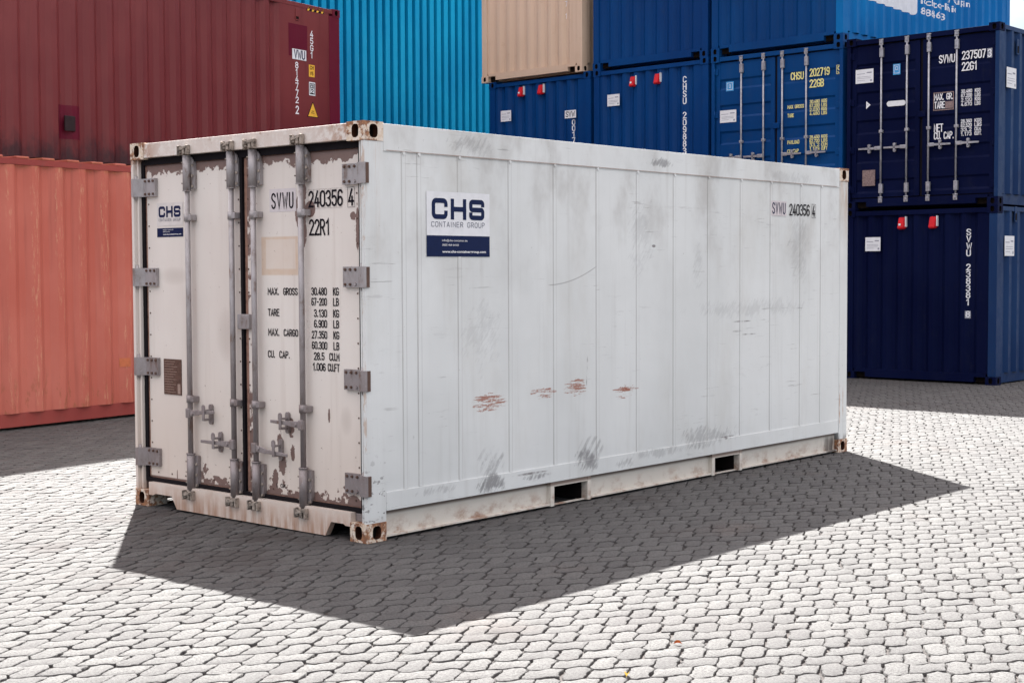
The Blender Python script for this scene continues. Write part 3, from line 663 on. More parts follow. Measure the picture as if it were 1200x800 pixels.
s3, _ = dry('shipping_container', 'dark red container on the third tier at far left, above the large dark red one', left_loc(e3, 5.88, 6.058), LR, 6.058, H20, M['darkred'], M['darkred'], GL_, simple=True)
off(L40); ps = (pr1['side'], 'x'); T = TX(W-.014)
def q_(t): return L40-t           # distance from the right-hand end
def z_(z): return z-2.982
bm = B(); rect(bm, T, q_(1.23), q_(.79), z_(5.02), z_(5.52)); drape(bm, *ps); obj('paint_patch', bm, M['burgundy'], r1, 'square patch of darker burgundy paint')
bm = B(); rect(bm, T, q_(1.15), q_(.82), z_(4.975), z_(5.135), .002); drape(bm, *ps); s_ = obj('sticker', bm, M['white'], r1)
bm = B(); put(bm, 'VWU', TX(W-.014), q_(1.10), z_(4.995), .12, width=.24, wt=.17); drape(bm, *ps, eps=.0065); obj('print', bm, M['navy'], s_)
letters('lettering', LW, r1, T, ('814772', 0, 0, .1, dict(width=.0001)) if False else ('814772', q_(1.045), z_(4.95), .088, dict(stack=True, pitch=1.22, wt=.18, aspect=1.35)), conform=ps)
letters('lettering', LW, r1, T, ('2', q_(1.045), z_(4.25), .11, dict(stack=True, pitch=1.0, wt=.18, aspect=1.1)), conform=ps)
letters('lettering', LW, r1, T, ('45G1', q_(.685), z_(5.48), .088, dict(stack=True, pitch=1.25, wt=.18, aspect=1.35)), conform=ps)
bm = B(); rect(bm, T, q_(.76), q_(.62), z_(4.74), z_(4.93)); drape(bm, *ps); s_ = obj('sticker', bm, M['amber'], r1)
bm = B(); put(bm, 'CH', T, q_(.73), z_(4.86), .05, width=.08, wt=.2); put(bm, 'V5', T, q_(.73), z_(4.77), .05, width=.07, wt=.2); drape(bm, *ps, eps=.004); obj('print', bm, M['letter_black'], s_)
bm = B(); rect(bm, T, q_(.76), q_(.61), z_(4.45), z_(4.66)); drape(bm, *ps); s_ = obj('sticker', bm, M['white'], r1)
bm = B(); frame_(bm, T, q_(.745), q_(.625), z_(4.47), z_(4.64), .012); put(bm, 'CU', T, q_(.72), z_(4.565), .05, width=.07, wt=.25); put(bm, '2', T, q_(.71), z_(4.485), .06, width=.05, wt=.25); drape(bm, *ps, eps=.004); obj('print', bm, M['letter_black'], s_)
bm = B(); bm.faces.new([bm.verts.new(T(u, v)) for u, v in ((q_(.81), z_(4.11)), (q_(.54), z_(4.11)), (q_(.675), z_(4.36)))]); drape(bm, *ps, eps=.002); s_ = obj('warning_triangle', bm, M['letter_black'], r1)
bm = B(); bm.faces.new([bm.verts.new(T(u, v)) for u, v in ((q_(.79), z_(4.12)), (q_(.56), z_(4.12)), (q_(.675), z_(4.335)))]); drape(bm, *ps, eps=.004); obj('triangle_face', bm, M['amber'], s_)
bm = B(); rect(bm, T, q_(.72), q_(.64), z_(4.17), z_(4.18)); rect(bm, T, q_(.71), q_(.65), z_(4.20), z_(4.21)); drape(bm, *ps, eps=.006); obj('print', bm, M['letter_black'], s_)
bm = B(); rect(bm, T, q_(.80), q_(.38), z_(5.765), z_(5.84)); drape(bm, *ps, eps=.002); s_ = obj('hazard_strip', bm, M['letter_black'], r1, 'black and yellow hazard strip')
bm = B()
for k in range(4): bm.faces.new([bm.verts.new(T(u, v)) for u, v in ((q_(.79-k*.11), z_(5.768)), (q_(.745-k*.11), z_(5.768)), (q_(.70-k*.11), z_(5.837)), (q_(.745-k*.11), z_(5.837)))])
drape(bm, *ps, eps=.004); obj('stripe', bm, M['amber'], s_)
quick('vent', M['darkred'], r1, (W-.014, W-.002, q_(1.07), q_(.99), z_(5.58), z_(5.76)), bev=.003)
quick('vent_slot', M['hole'], r1, (W-.0019, W+.001, q_(1.06), q_(1.0), z_(5.60), z_(5.64)))
bm = B(); rect(bm, T, q_(5.70), q_(5.33), z_(3.42), z_(3.86)); drape(bm, *ps); obj('paint_patch', bm, M['burgundy'], r1, 'dull square patch of purple red paint low on the side')
quick('vent', flat('soot_black_steel', (.03, .02, .022), .6), r1, (W-.013, W+.012, q_(5.62), q_(5.45), z_(3.52), z_(3.72)), bev=.008)
# the roof ribs that show above the orange container's top rail
off(L40)
for k in range(34):
    u = .4+k*.34; quick('roof_rib', M['orange'], o1, (W-.30, W-.02, u, u+.17, 2.878, 2.906), bev=.012)
bm = B(); rect(bm, TX(W-.011), q_(3.93), q_(3.80), .58, .68); drape(bm, po1['side'], 'x'); obj('paint_patch', bm, flat('orange_touch_up', (.44, .13, .06), .6), o1, 'small orange touch-up patch')

# ================================================================== THE WHITE REFRIGERATED CONTAINER
LM = 6.058; HM = 2.591
def cream(name, base_c, side=False):
    g = G(name); v = g.co((W/2, LM/2, 0)); x, y, z = g.xyz(v)
    return g, v, x, y, z
# --- side paint
g, v, x, y, z = cream('white_side_paint', None)
base = g.mix(g.ss(g.noise(g.sc(v, (1, 1.2, .5)), .9, 4, .55), .35, .65), (.605, .624, .616), (.670, .689, .681))
st = g.noise(g.sc(v, (8, 12, .55)), 1.0, 6, .62, w=1)
base = g.mix(g.m('MULTIPLY', g.ss(st, .52, .76), .24), base, (.36, .345, .32))
cl = g.noise(g.sc(v, (2, 2.2, 1.5)), 1.0, 6, .6, w=2)
top = g.ss(z, 1.2, 2.5)
base = g.mix(g.m('MULTIPLY', g.m('MULTIPLY', g.ss(cl, .45, .66), top), .62), base, (.37, .36, .34))
for yc in (.342, .478, .852, 1.352, 1.830, 2.319, 2.811, 3.292, 3.769, 4.250, 4.720, 5.217, 5.575):
    for dy_, wd2, k2 in ((-.018, .007, .50), (.018, .005, .38)):
        l_ = g.ss(g.m('ABSOLUTE', g.m('SUBTRACT', y, yc+dy_)), wd2, .001)
        zr = g.m('MULTIPLY', g.ss(z, .30, .31), g.ss(z, 2.427, 2.42))
        base = g.mix(g.m('MULTIPLY', g.m('MULTIPLY', l_, zr), g.m('MULTIPLY', g.ss(cl, .2, .7, .6, 1.25), k2)), base, (.30, .285, .275))
br = g.noise(g.sc(v, (1, 1.3, .45)), 1.3, 6, .65, w=41)
base = g.mix(g.m('MULTIPLY', g.ss(br, .50, .70), .30), base, (.47, .455, .41))
# fine horizontal scratches
sc1 = g.noise(g.sc(v, (1, 1.7, 48)), 1.0, 6, .7, w=5); sc2 = g.noise(v, 1.9, 3, .6, w=6)
base = g.mix(g.m('MULTIPLY', g.m('MULTIPLY', g.ss(sc1, .62, .66), g.ss(sc2, .50, .60)), .6), base, (.20, .19, .185))
fl = g.noise(v, 26, 5, .7, w=7)
base = g.mix(g.m('MULTIPLY', g.ss(fl, .70, .74), .7), base, (.13, .10, .085))
# grey rubbed scuffs: (y, z, ry, rz, strength)
cb = g.n('ShaderNodeCombineXYZ'); g.put(cb.inputs[1], g.m('MULTIPLY', g.m('SUBTRACT', y, g.m('MULTIPLY', z, .8)), 34.0)); g.put(cb.inputs[2], g.m('MULTIPLY', g.m('ADD', y, z), 7.0))
sv = g.noise(cb.outputs[0], 1.0, 6, .7, w=8); sd2 = g.noise(g.sc(v, (1, 5, 5)), 1.0, 5, .65, w=9)
for cy, cz, ry, rz, k in ((1.15, .25, .20, .11, 1.0), (1.14, .40, .18, .12, .55), (2.19, .30, .20, .13, .9), (2.66, .24, .17, .06, .6), (1.62, .245, .26, .03, .9), (3.75, .34, .55, .12, .55), (3.2, .27, .7, .05, .4),
                          (5.2, 1.95, .30, .50, .28), (5.0, 2.47, .6, .07, .25), (3.1, 2.50, .26, .05, .9), (.97, 2.5, .3, .1, .5), (2.85, 1.95, .2, .45, .25), (1.05, 1.25, .3, .35, .2), (4.4, 1.35, 1.3, .12, .25), (.55, .26, .3, .05, .45), (3.62, 1.72, .10, .30, .25)):
    b = g.blob(y, z, cy, cz, ry, rz)
    mk = g.m('MULTIPLY', g.ss(g.m('ADD', g.m('ADD', g.m('MULTIPLY', sv, .62), g.m('MULTIPLY', sd2, .50)), g.m('MULTIPLY', b, .20)), .665, .80), g.ss(b, .0, .25))
    base = g.mix(g.m('MULTIPLY', mk, k*.72), base, (.13, .125, .13))
spk_ = g.noise(g.sc(v, (1, 1, .8)), 42, 4, .7, w=31)
base = g.mix(g.m('MULTIPLY', g.m('MULTIPLY', g.ss(spk_, .66, .70), g.ss(sc2, .40, .62)), .55), base, (.22, .19, .17))
rub = g.noise(g.sc(v, (1, 2.6, 20)), 1.0, 7, .75, w=33)
base = g.mix(g.m('MULTIPLY', g.m('MULTIPLY', g.ss(rub, .58, .64), g.ss(g.noise(v, 1.1, 4, .6, w=34), .50, .60)), .28), base, (.30, .29, .29))
# two slanted strap marks low on the wall
for cy, cz in ((1.14, .40), (2.24, .37)):
    dg = g.m('FRACT', g.m('ADD', g.m('MULTIPLY', y, 13.0), g.m('MULTIPLY', z, -11.0)))
    b = g.blob(y, z, cy, cz, .17, .12)
    base = g.mix(g.m('MULTIPLY', g.m('MULTIPLY', g.ss(dg, .45, .6), g.ss(b, .1, .5)), g.m('MULTIPLY', g.ss(sd2, .35, .6), .5)), base, (.20, .195, .20))
# brick red rubs
rn = g.noise(g.sc(v, (1, 7, 85)), 1.0, 5, .7, w=12); rn2 = g.noise(g.sc(v, (1, 60, 60)), 1.0, 5, .7, w=14)
for cy, cz, ry, rz, k in ((1.14, .795, .19, .075, 1.0), (1.70, .825, .15, .05, 1.0), (2.06, .84, .15, .07, 1.0), (2.66, .79, .17, .035, 1.1), (2.64, .735, .12, .018, 1.0)):
    b = g.blob(y, z, cy, cz, ry, rz)
    mk = g.m('MULTIPLY', g.ss(g.m('ADD', g.m('ADD', g.m('MULTIPLY', rn, .75), g.m('MULTIPLY', rn2, .25)), g.m('MULTIPLY', b, .11)), .565, .605), g.ss(b, .0, .2))
    base = g.mix(g.m('MULTIPLY', mk, .85*k), base, (.29, .085, .040))
# dark upright scrape and small holes
for cy, cz, ry, rz in ((2.20, 1.0, .010, .07), (2.19, .90, .006, .07), (.42, .62, .013, .02), (.53, .52, .013, .025), (3.02, 1.86, .03, .014), (4.05, .31, .13, .008), (4.02, .30, .04, .012), (5.92, .42, .012, .25), (5.98, .43, .01, .2), (4.2, 1.17, .10, .01), (4.27, 1.25, .16, .008), (4.35, 1.14, .2, .007), (1.55, .272, .22, .010)):
    b = g.blob(y, z, cy, cz, ry, rz); base = g.mix(g.m('MULTIPLY', g.m('MULTIPLY', g.ss(b, .05, .7), g.ss(sd2, .42, .58)), .75), base, (.09, .07, .07) if cy < 5.8 else (.36, .17, .08))
# long curved scratch
cu = g.m('ADD', g.m('MULTIPLY', g.m('POWER', g.m('SUBTRACT', y, 1.75), 2.0), .42), 1.575)
dd = g.m('ABSOLUTE', g.m('SUBTRACT', z, cu)); inr = g.blob(y, z, 2.03, 1.65, .30, .3)
base = g.mix(g.m('MULTIPLY', g.m('MULTIPLY', g.ss(dd, .006, .001), g.ss(inr, .05, .3)), .6), base, (.2, .19, .19))
# rust bleeding from the top rail seam, down the posts and below the castings
sr = g.noise(g.sc(v, (20, 20, 1.2)), 1.0, 6, .7, w=15)
rs = g.m('MULTIPLY', g.ss(z, 1.55, 2.48), g.ss(y, .20, .02)); rs = g.m('MULTIPLY', rs, g.ss(sr, .50, .66))
rs2 = g.m('MULTIPLY', g.m('MULTIPLY', g.ss(z, 1.7, 2.5), g.ss(y, 5.86, 5.96)), g.ss(sr, .45, .6))
edge = g.m('MULTIPLY', g.ss(y, .012, .002), g.ss(g.noise(g.sc(v, (10, 10, 5)), 1.0, 6, .7, w=16), .50, .58))
base = g.mix(g.m('MULTIPLY', g.m('MAXIMUM', g.m('MAXIMUM', rs, rs2), edge), .6), base, (.40, .22, .11))
lowr = g.m('MULTIPLY', g.ss(z, .17, .03), g.ss(g.noise(g.sc(v, (6, 6, 9)), 1.0, 7, .7, w=17), .46, .66))
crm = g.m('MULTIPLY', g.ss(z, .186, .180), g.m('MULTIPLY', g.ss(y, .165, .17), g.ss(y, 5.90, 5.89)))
base = g.mix(g.m('MULTIPLY', crm, .8), base, (.60, .545, .47))
base = g.mix(g.m('MULTIPLY', g.m('MULTIPLY', crm, g.ss(z, .146, .168)), .9), base, (.14, .09, .07))  # brown shadow line under the drip lip, painted into the rail colour
base = g.mix(g.m('MULTIPLY', lowr, .85), base, (.27, .13, .07))
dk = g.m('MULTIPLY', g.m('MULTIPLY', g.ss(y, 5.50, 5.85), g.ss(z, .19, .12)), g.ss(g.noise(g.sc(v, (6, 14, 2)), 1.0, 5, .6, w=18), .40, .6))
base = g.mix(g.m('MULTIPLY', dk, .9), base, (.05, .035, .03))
fr_ = g.m('MULTIPLY', g.m('MULTIPLY', g.ss(y, .18, .16), g.ss(z, .62, .3)), g.ss(g.noise(g.sc(v, (9, 12, 20)), 1.0, 4, .6, w=19), .56, .6))
base = g.mix(g.m('MULTIPLY', fr_, .75), base, (.16, .15, .15))
g.bump(g.m('ADD', g.noise(g.sc(v, (1, 1, 1)), 1.6, 3), g.m('MULTIPLY', g.noise(v, 60, 4), .02)), .04, .38)
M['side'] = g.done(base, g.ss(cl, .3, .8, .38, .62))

# --- door paint
g, v, x, y, z = cream('cream_door_paint', None)
base = g.mix(g.ss(g.noise(g.sc(v, (1, 1, .5)), 1.1, 4, .55), .35, .65), (.65, .590, .545), (.72, .672, .625))
lowg = g.ss(z, 1.3, .2, 0, .35)
base = g.mix(lowg, base, (.60, .47, .37))
st = g.noise(g.sc(v, (14, 10, .55)), 1.0, 6, .62, w=1)
base = g.mix(g.m('MULTIPLY', g.ss(st, .54, .76), .25), base, (.34, .25, .19))
rag = g.noise(g.sc(v, (9, 1, 9)), 1.0, 7, .62, w=3)
rag2 = g.noise(g.sc(v, (22, 1, 22)), 1.0, 7, .65, w=4)
bare = g.mix(g.noise(v, 18, 4), (.135, .080, .068), (.21, .135, .115))
is_leaf = g.ss(y, .045, .052)
tp = g.ss(g.m('ADD', z, g.m('MULTIPLY', g.m('SUBTRACT', rag, .5), .30)), 2.372, 2.380)
lowk = g.m('ADD', z, g.m('MULTIPLY', g.m('SUBTRACT', rag, .5), .95))
bt = g.ss(lowk, .252, .246)
right_low = g.ss(x, .64, .72)
bt = g.m('MULTIPLY', bt, right_low)
bt = g.m('MAXIMUM', bt, g.ss(z, .222, .214))
ml = g.m('MULTIPLY', g.m('MULTIPLY', g.ss(g.m('ABSOLUTE', g.m('SUBTRACT', x, 1.22)), .075, .045), g.ss(g.m('ADD', rag, g.m('MULTIPLY', g.m('ABSOLUTE', g.m('SUBTRACT', z, 1.25)), .22)), .60, .66)), 1.0)
er = g.m('MULTIPLY', g.ss(x, 2.318, 2.332), g.ss(rag, .36, .44))
bm_ = g.m('MAXIMUM', g.m('MAXIMUM', tp, bt), g.m('MAXIMUM', ml, er))
for cx, cz, rx, rz, th in ((1.775, 2.06, .055, .12, .10), (1.87, 2.075, .05, .055, .12), (1.80, 2.19, .04, .07, .25), (1.805, 1.93, .03, .10, .2), (1.545, .56, .035, .09, .46), (1.57, .41, .05, .08, .42), (1.50, .33, .03, .07, .44), (1.67, .50, .03, .07, .45), (1.66, .66, .04, .07, .45),
                           (1.70, .235, .012, .02, .2), (2.03, .76, .012, .05, .3), (1.48, .26, .02, .05, .36), (2.27, 2.02, .03, .03, .3), (2.31, 1.95, .02, .16, .3), (1.86, .20, .10, .09, .32), (.42, .235, .006, .05, .2), (1.09, 2.25, .02, .03, .4)):
    b = g.blob(x, z, cx, cz, rx, rz); bm_ = g.m('MAXIMUM', bm_, g.m('MULTIPLY', g.ss(b, 0, .08), g.ss(g.m('ADD', rag2, g.m('MULTIPLY', b, .34)), .44+th*.42, .46+th*.42)))
bm_ = g.m('MULTIPLY', bm_, is_leaf)
base = g.mix(bm_, base, bare)
# brown rim on leaf edges, old tape residue, rivets
ta = g.m('MULTIPLY', g.m('MULTIPLY', g.ss(x, 1.375, 1.385), g.ss(x, 1.750, 1.742)), g.m('MULTIPLY', g.ss(z, 1.648, 1.660), g.ss(z, 1.91, 1.90)))
ti = g.m('MULTIPLY', g.m('MULTIPLY', g.ss(x, 1.42, 1.43), g.ss(x, 1.725, 1.718)), g.m('MULTIPLY', g.ss(z, 1.69, 1.70), g.ss(z, 1.89, 1.885)))
base = g.mix(g.m('MULTIPLY', g.m('MULTIPLY', g.m('SUBTRACT', ta, g.m('MULTIPLY', ti, .55)), is_leaf), g.m('ADD', g.m('MULTIPLY', rag, .8), .15)), base, (.55, .36, .22))
for cx, cz, rx, rz in ((2.19, .74, .06, .10), (1.0, 1.25, .12, .2), (.42, 1.65, .18, .07)):
    b = g.blob(x, z, cx, cz, rx, rz); base = g.mix(g.m('MULTIPLY', g.m('MULTIPLY', b, is_leaf), .3), base, (.36, .30, .26))
fl = g.noise(v, 34, 5, .7, w=7); base = g.mix(g.m('MULTIPLY', g.ss(fl, .655, .68), .7), base, (.17, .09, .06))
# frame: rust near castings and along the low edge
sr = g.noise(g.sc(v, (18, 18, 1.6)), 1.0, 6, .7, w=15)
nr = g.m('MAXIMUM', g.ss(x, .42, .12, .25, 1), g.ss(x, 1.95, 2.28, .25, 1))
rt = g.m('MULTIPLY', g.m('MULTIPLY', nr, g.ss(z, 2.38, 2.48)), g.ss(g.noise(v, 14, 6, .7, w=20), .40, .54))
drip = g.m('MULTIPLY', g.m('MULTIPLY', g.ss(z, .19, .02), g.ss(sr, .40, .60)), 1.0)
oth = g.m('SUBTRACT', 1.0, is_leaf)
base = g.mix(g.m('MULTIPLY', g.m('MULTIPLY', g.m('MAXIMUM', rt, drip), oth), .8), base, (.33, .16, .085))
base = g.mix(g.m('MULTIPLY', g.m('MULTIPLY', g.m('MULTIPLY', g.ss(z, .19, .15), oth), g.ss(rag, .3, .7)), .45), base, (.48, .30, .21))
topd = g.m('MULTIPLY', g.m('MULTIPLY', g.ss(z, 2.52, 2.59), g.ss(g.noise(v, 9, 6, .7, w=22), .55, .65)), oth)
base = g.mix(g.m('MULTIPLY', topd, .7), base, (.30, .17, .09))
g.bump(g.m('ADD', g.noise(v, 2.0, 3), g.m('MULTIPLY', bm_, -.15)), .02, .25)
M['door'] = g.done(base, .46)

# --- rusty castings
g, v, x, y, z = cream('rusty_cream_casting', None)
n1 = g.noise(v, 15, 8, .7, w=1); n2 = g.noise(v, 34, 6, .7, w=2)
zz = g.m('MAXIMUM', g.ss(z, 2.555, 2.59), g.ss(z, 2.50, 2.475))
base = g.mix(g.ss(n2, .40, .62), (.62, .50, .38), (.70, .62, .54))
rc = g.mix(g.ss(n2, .35, .65), (.36, .165, .075), (.14, .06, .036))
base = g.mix(g.ss(g.m('ADD', n1, g.m('MULTIPLY', zz, .07)), .51, .585), base, rc)
g.bump(n1, .01, .5)
M['cast'] = g.done(base, .7)
g, v, x, y, z = cream('worn_grey_steel', None)
n1 = g.noise(g.sc(v, (1, 1, .5)), 14, 6, .65, w=5); n2 = g.noise(v, 60, 4, .6)
low = g.ss(z, 1.6, .7, 0, 1)
base = g.mix(g.ss(n1, .40, .68), (.37, .345, .35), (.25, .225, .22))
base = g.mix(g.m('MULTIPLY', low, .55), base, (.19, .15, .145))
base = g.mix(g.m('MULTIPLY', g.ss(n1, .56, .66), .7), base, (.17, .10, .075))
base = g.mix(g.m('MULTIPLY', g.ss(n2, .6, .7), .3), base, (.48, .45, .45))
M['steel'] = g.done(base, .5, .35)
M['rusty_cam'] = flat('rust_crusted_steel', (.40, .34, .29), .6, .2, .42, 30)
M['door_edge'] = flat('bare_brown_edge', (.33, .19, .145), .6, var=.2, scale=24)
M['rivet'] = flat('dark_rivet', (.12, .075, .06), .6)
M['rust_deep'] = flat('deep_rust', (.05, .018, .010), .8, var=.3)
M['inner'] = flat('dark_underside', (.014, .010, .010), .9)

wc = thing('refrigerated_container', 'weathered white container standing alone on the paving, grey locking rods on its doors', 'container', (-W/2, LM/2, 0)); off(LM)
# corner castings
for sx, x in ((1, W), (-1, 0)):
    for sy, y in ((1, LM), (-1, 0)):
        for z in (0, HM-.118+.004): casting(x, y, z, sx, sy, M['cast'], M['hole'], wc, w=.155, l=.165, hole2=M['rust_deep'])
# corner posts
for sx, x in ((1, W), (-1, 0)):
    s = -sx
    # front posts: outer lip, recessed channel, inner lip
    bm = B()
    def bx(a, b, y0, y1): xa, xb = sorted((x+s*a, x+s*b)); box(bm, xa, xb, y0, y1, .119, HM-.116)
    bx(.003, .030, .004, .166); bx(.030, .054, .032, .166); bx(.054, .0665, .022, .166)
    obj('corner_post', bm, M['side'] if sx > 0 else M['door'], wc)
    xa, xb = sorted((x+s*.003, x+s*.14)); quick('corner_post', M['side'], wc, (xa, xb, LM-.15, LM-.004, .119, HM-.116), bev=.006)
# header and sill
quick('header', M['door'], wc, (.156, W-.156, .006, .12, 2.486, HM-.004), (.10, W-.10, .060, .12, 2.470, 2.4859), bev=.003)
bm = B()
zt = .176
prism(bm, [(.156, zt), (.156, .085), (.205, .085), (.235, .098), (.425, .098), (.485, .012), (1.95, .008), (2.045, .008), (2.10, .10), (2.215, .10), (2.235, .09), (W-.156, .09), (W-.156, zt)], 'y', .006, .05)
obj('sill', bm, M['door'], wc)
quick('threshold', M['steel'], wc, (.10, W-.10, .051, .11, .12, .17))
# gaskets
quick('door_gasket', M['gasket'], wc, (.067, W-.067, .085, .11, .177, 2.465))
bm = B()
for a in ((.067, .0995, .045, .0845, .178, 2.464), (W-.0995, W-.067, .045, .0845, .178, 2.464), (.100, W-.100, .045, .0845, 2.436, 2.484), (.100, W-.100, .045, .0845, .178, .205), (1.184, 1.209, .042, .0845, .206, 2.435)): box(bm, *a)
obj('door_gasket', bm, M['gasket'], wc)
# door leaves
LY = .062
def leafbm(xa, xb):
    bm = B(); box(bm, xa, xb, LY, .0845, .207, 2.434, bev=.003); return bm
rods_on = {}
for k, (xa, xb) in enumerate(((.101, 1.178), (1.215, W-.101))):
    leaf = obj('door', leafbm(xa, xb), M['door'], wc)
    rim = B()
    for a in ((xa, xb, 2.4345, 2.4358), (xa, xb, .2052, .2068)): box(rim, a[0], a[1], .058, .084, a[2], a[3])
    box(rim, xa, xa+.008, .0585, .0618, .212, 2.43); box(rim, xb-.008, xb, .0585, .0618, .212, 2.43)
    if k: box(rim, xa+.009, xa+.022, .0600, .0618, .212, 2.43)
    obj('edge_trim', rim, M['door_edge'], leaf)
    spots = [(xc, zc) for zc in np.arange(.30, 2.36, .155) for xc in (xa+.03, xb-.03)]+[(xc, .245) for xc in np.arange(xa+.10, xb-.05, .16)]
    for xc, zc in spots:
        rv = B(); cyl(rv, (xc, .0585, zc), (xc, .0618, zc), .006, 8); obj('rivet', rv, M['rivet'], leaf)
    for hz in (2.278, 1.642, 1.003, .353):
        bm = B(); e = 0 if k == 0 else W; s = 1 if k == 0 else -1
        def hb(a, b, y0, y1, z0, z1, bev=.003): p_, q2 = sorted((e+s*a, e+s*b)); box(bm, p_, q2, y0, y1, z0, z1, bev=bev)
        ha = .020 if k == 0 else -.009
        prism(bm, [(e+s*q[0], q[1]) for q in ((ha, -.010), (.052, -.010), (.100, .038), (.240, .038), (.240, .0605), (.092, .0605), (.044, .002), (ha, .002))], 'z', hz-.064, hz+.064)
        if k: box(bm, W+.0008, W+.0090, .0025, .034, hz-.064, hz+.064, bev=.002)
        nf = len(bm.faces)
        for xx in (.125, .172, .218):
            for zz in (-.046, .046): cyl(bm, (e+s*xx, .039, hz+zz), (e+s*xx, .029, hz+zz), .010, 8, .008)
        cyl(bm, (e+s*.042, .020, hz-.085), (e+s*.042, .020, hz+.085), .012, 10)
        bm.faces.ensure_lookup_table()
        for f in bm.faces[nf:nf+60]: f.material_index = 1
        hg = obj('hinge', bm, M['steel'], leaf); hg.data.materials.append(M['rivet'])
# hanging lock plate across the leaves
quick('lock_plate', M['steel'], wc, (1.155, 1.275, .030, .0605, 1.295, 1.395), bev=.005)
# locking rods
RY = .018
hand = {0: (1, .700, .29, .011), 1: (-1, .516, .34, .0), 2: (1, .512, .34, -.012), 3: (-1, .694, .30, .004)}
for i, rx in enumerate((.640, 1.122, 1.352, 1.828)):
    bm = B(); cyl(bm, (rx, RY, .135), (rx, RY, 2.525), .0185, 16); rod = obj('locking_rod', bm, M['steel'], wc)
    for z0, z1 in ((.168, .412), (2.238, 2.478)):
        bm = B(); cyl(bm, (rx, RY, z0), (rx, RY, z1), .029, 16)
        cyl(bm, (rx, RY, z0-.006 if z0 > 1 else z1), (rx, RY, z0 if z0 > 1 else z1+.008), .032, 16)
        prism(bm, [(rx+.012, z0+.01), (rx+.056, z0+.01), (rx+.056, z1-.10), (rx+.046, z1-.03), (rx+.03, z1-.01), (rx+.012, z1-.01)] if z0 > 1 else [(rx+.012, z0+.01), (rx+.048, z0+.02), (rx+.056, z0+.07), (rx+.056, z1-.01), (rx+.012, z1-.01)], 'y', .034, .0605)
        sl = obj('rod_sleeve', bm, M['steel'], rod)
        for fz in (.2, .5, .8):
            bb = B(); cyl(bb, (rx+.044, .026, z0+(z1-z0)*fz-.02), (rx+.044, .0335, z0+(z1-z0)*fz-.02), .010, 8)
            cyl(bb, (rx-.024, -.010, z0+(z1-z0)*fz), (rx-.014, RY, z0+(z1-z0)*fz), .005, 6)
            obj('bolt', bb, M['rusty_cam'], rod)
    for zc in (2.052, .798):
        bm = B(); cyl(bm, (rx, RY, zc-.026), (rx, RY, zc+.026), .025, 16); box(bm, rx+.014, rx+.050, .004, .0605, zc-.020, zc+.020, bev=.004); box(bm, rx-.028, rx+.012, .030, .0605, zc-.02, zc+.02, bev=.003)
        obj('rod_guide', bm, M['steel'], rod)
    for zc, up in ((2.512, 1), (.128, -1)):
        bm = B(); cyl(bm, (rx, RY, zc-.032), (rx, RY, zc+.028), .024, 12)
        box(bm, rx-.038, rx-.012, -.024, -.002, zc-.018, zc+.024, bev=.005); box(bm, rx+.008, rx+.034, -.030, -.004, zc-.026, zc+.020, bev=.005)
        prism(bm, [(rx-.03, zc-.004), (rx+.05, zc+.012), (rx+.05, zc+.028), (rx-.03, zc+.016)], 'y', -.034, -.012)
        box(bm, rx-.048, rx-.036, -.03, .004, zc-.03, zc+.034, bev=.003); box(bm, rx+.048, rx+.060, -.03, .004, zc-.03, zc+.034, bev=.003)
        obj('cam', bm, M['rusty_cam'], rod)
    s, zh, ln, dz = hand[i]
    bm = B(); box(bm, rx-.022, rx+.022, -.010, RY, zh-.034, zh+.034, bev=.007)
    a0 = rx+s*.02; a1 = rx+s*.12; a2 = rx+s*ln
    prism(bm, [(a0, zh-.022), (a1, zh-.018+dz), (a1, zh+.016+dz), (a0, zh+.022)], 'y', -.004, .008)
    prism(bm, [(a1-s*.002, zh-.015+dz), (a2, zh-.010+2*dz), (a2, zh+.010+2*dz), (a1-s*.002, zh+.013+dz)], 'y', -.006, .005)
    cyl(bm, (rx+s*.05, -.014, zh), (rx+s*.05, .008, zh), .012, 10)
    bmesh.ops.bevel(bm, geom=[e for e in bm.edges if e.calc_length() > .01], offset=.0025, segments=1, affect='EDGES')
    obj('handle', bm, M['steel'], rod)
    cx = rx+s*(.19 if i != 2 else .215); bm = B()
    pts = arc(cx, zh+.052, .018, .018, 0, 180, 8)+arc(cx, zh-.052, .018, .018, 180, 360, 8); prism(bm, pts, 'y', .044, .0605)
    box(bm, cx-.010, cx+.010, -.008, .044, zh-.042, zh-.026, bev=.003); box(bm, cx-.010, cx+.010, -.010, .044, zh+.022, zh+.036, bev=.003); box(bm, cx-.012, cx+.012, -.018, -.008, zh-.042, zh+.045, bev=.004)
    prism(bm, arc(cx, zh+.052, .017, .017, 0, 180, 6)+arc(cx, zh+.026, .017, .006, 180, 360, 4), 'y', -.017, -.009)
    obj('handle_catch', bm, M['steel'], rod)
# door writing
T = TY(.0605); LB = M['letter_black']
bm = B(); rect(bm, T, 1.470, 1.735, 2.066, 2.215); for_ = obj('letter_backing', bm, flat('pale_lilac_vinyl', (.60, .55, .56), .45, var=.04), wc)
T2 = TY(.0590)
j = [('SVWU', 1.495, 2.090, .094, dict(width=.210, wt=.145, gap=.32)), ('240356', 1.862, 2.090, .094, dict(width=.312, wt=.15)), ('4', 2.235, 2.090, .094, dict(width=.040, wt=.15)), ('22R1', 1.865, 1.912, .092, dict(width=.185, wt=.15))]
for s_, a, b_, z_l in (('MAX.', 1.445, 1.553, 1.528), ('GROSS', 1.602, 1.738, 1.528), ('TARE', 1.445, 1.555, 1.390), ('MAX.', 1.445, 1.553, 1.260), ('CARGO', 1.602, 1.738, 1.260), ('CU.', 1.440, 1.505, 1.116), ('CAP.', 1.555, 1.655, 1.116)):
    j.append((s_, a, z_l, .041, dict(width=b_-a, wt=.17)))
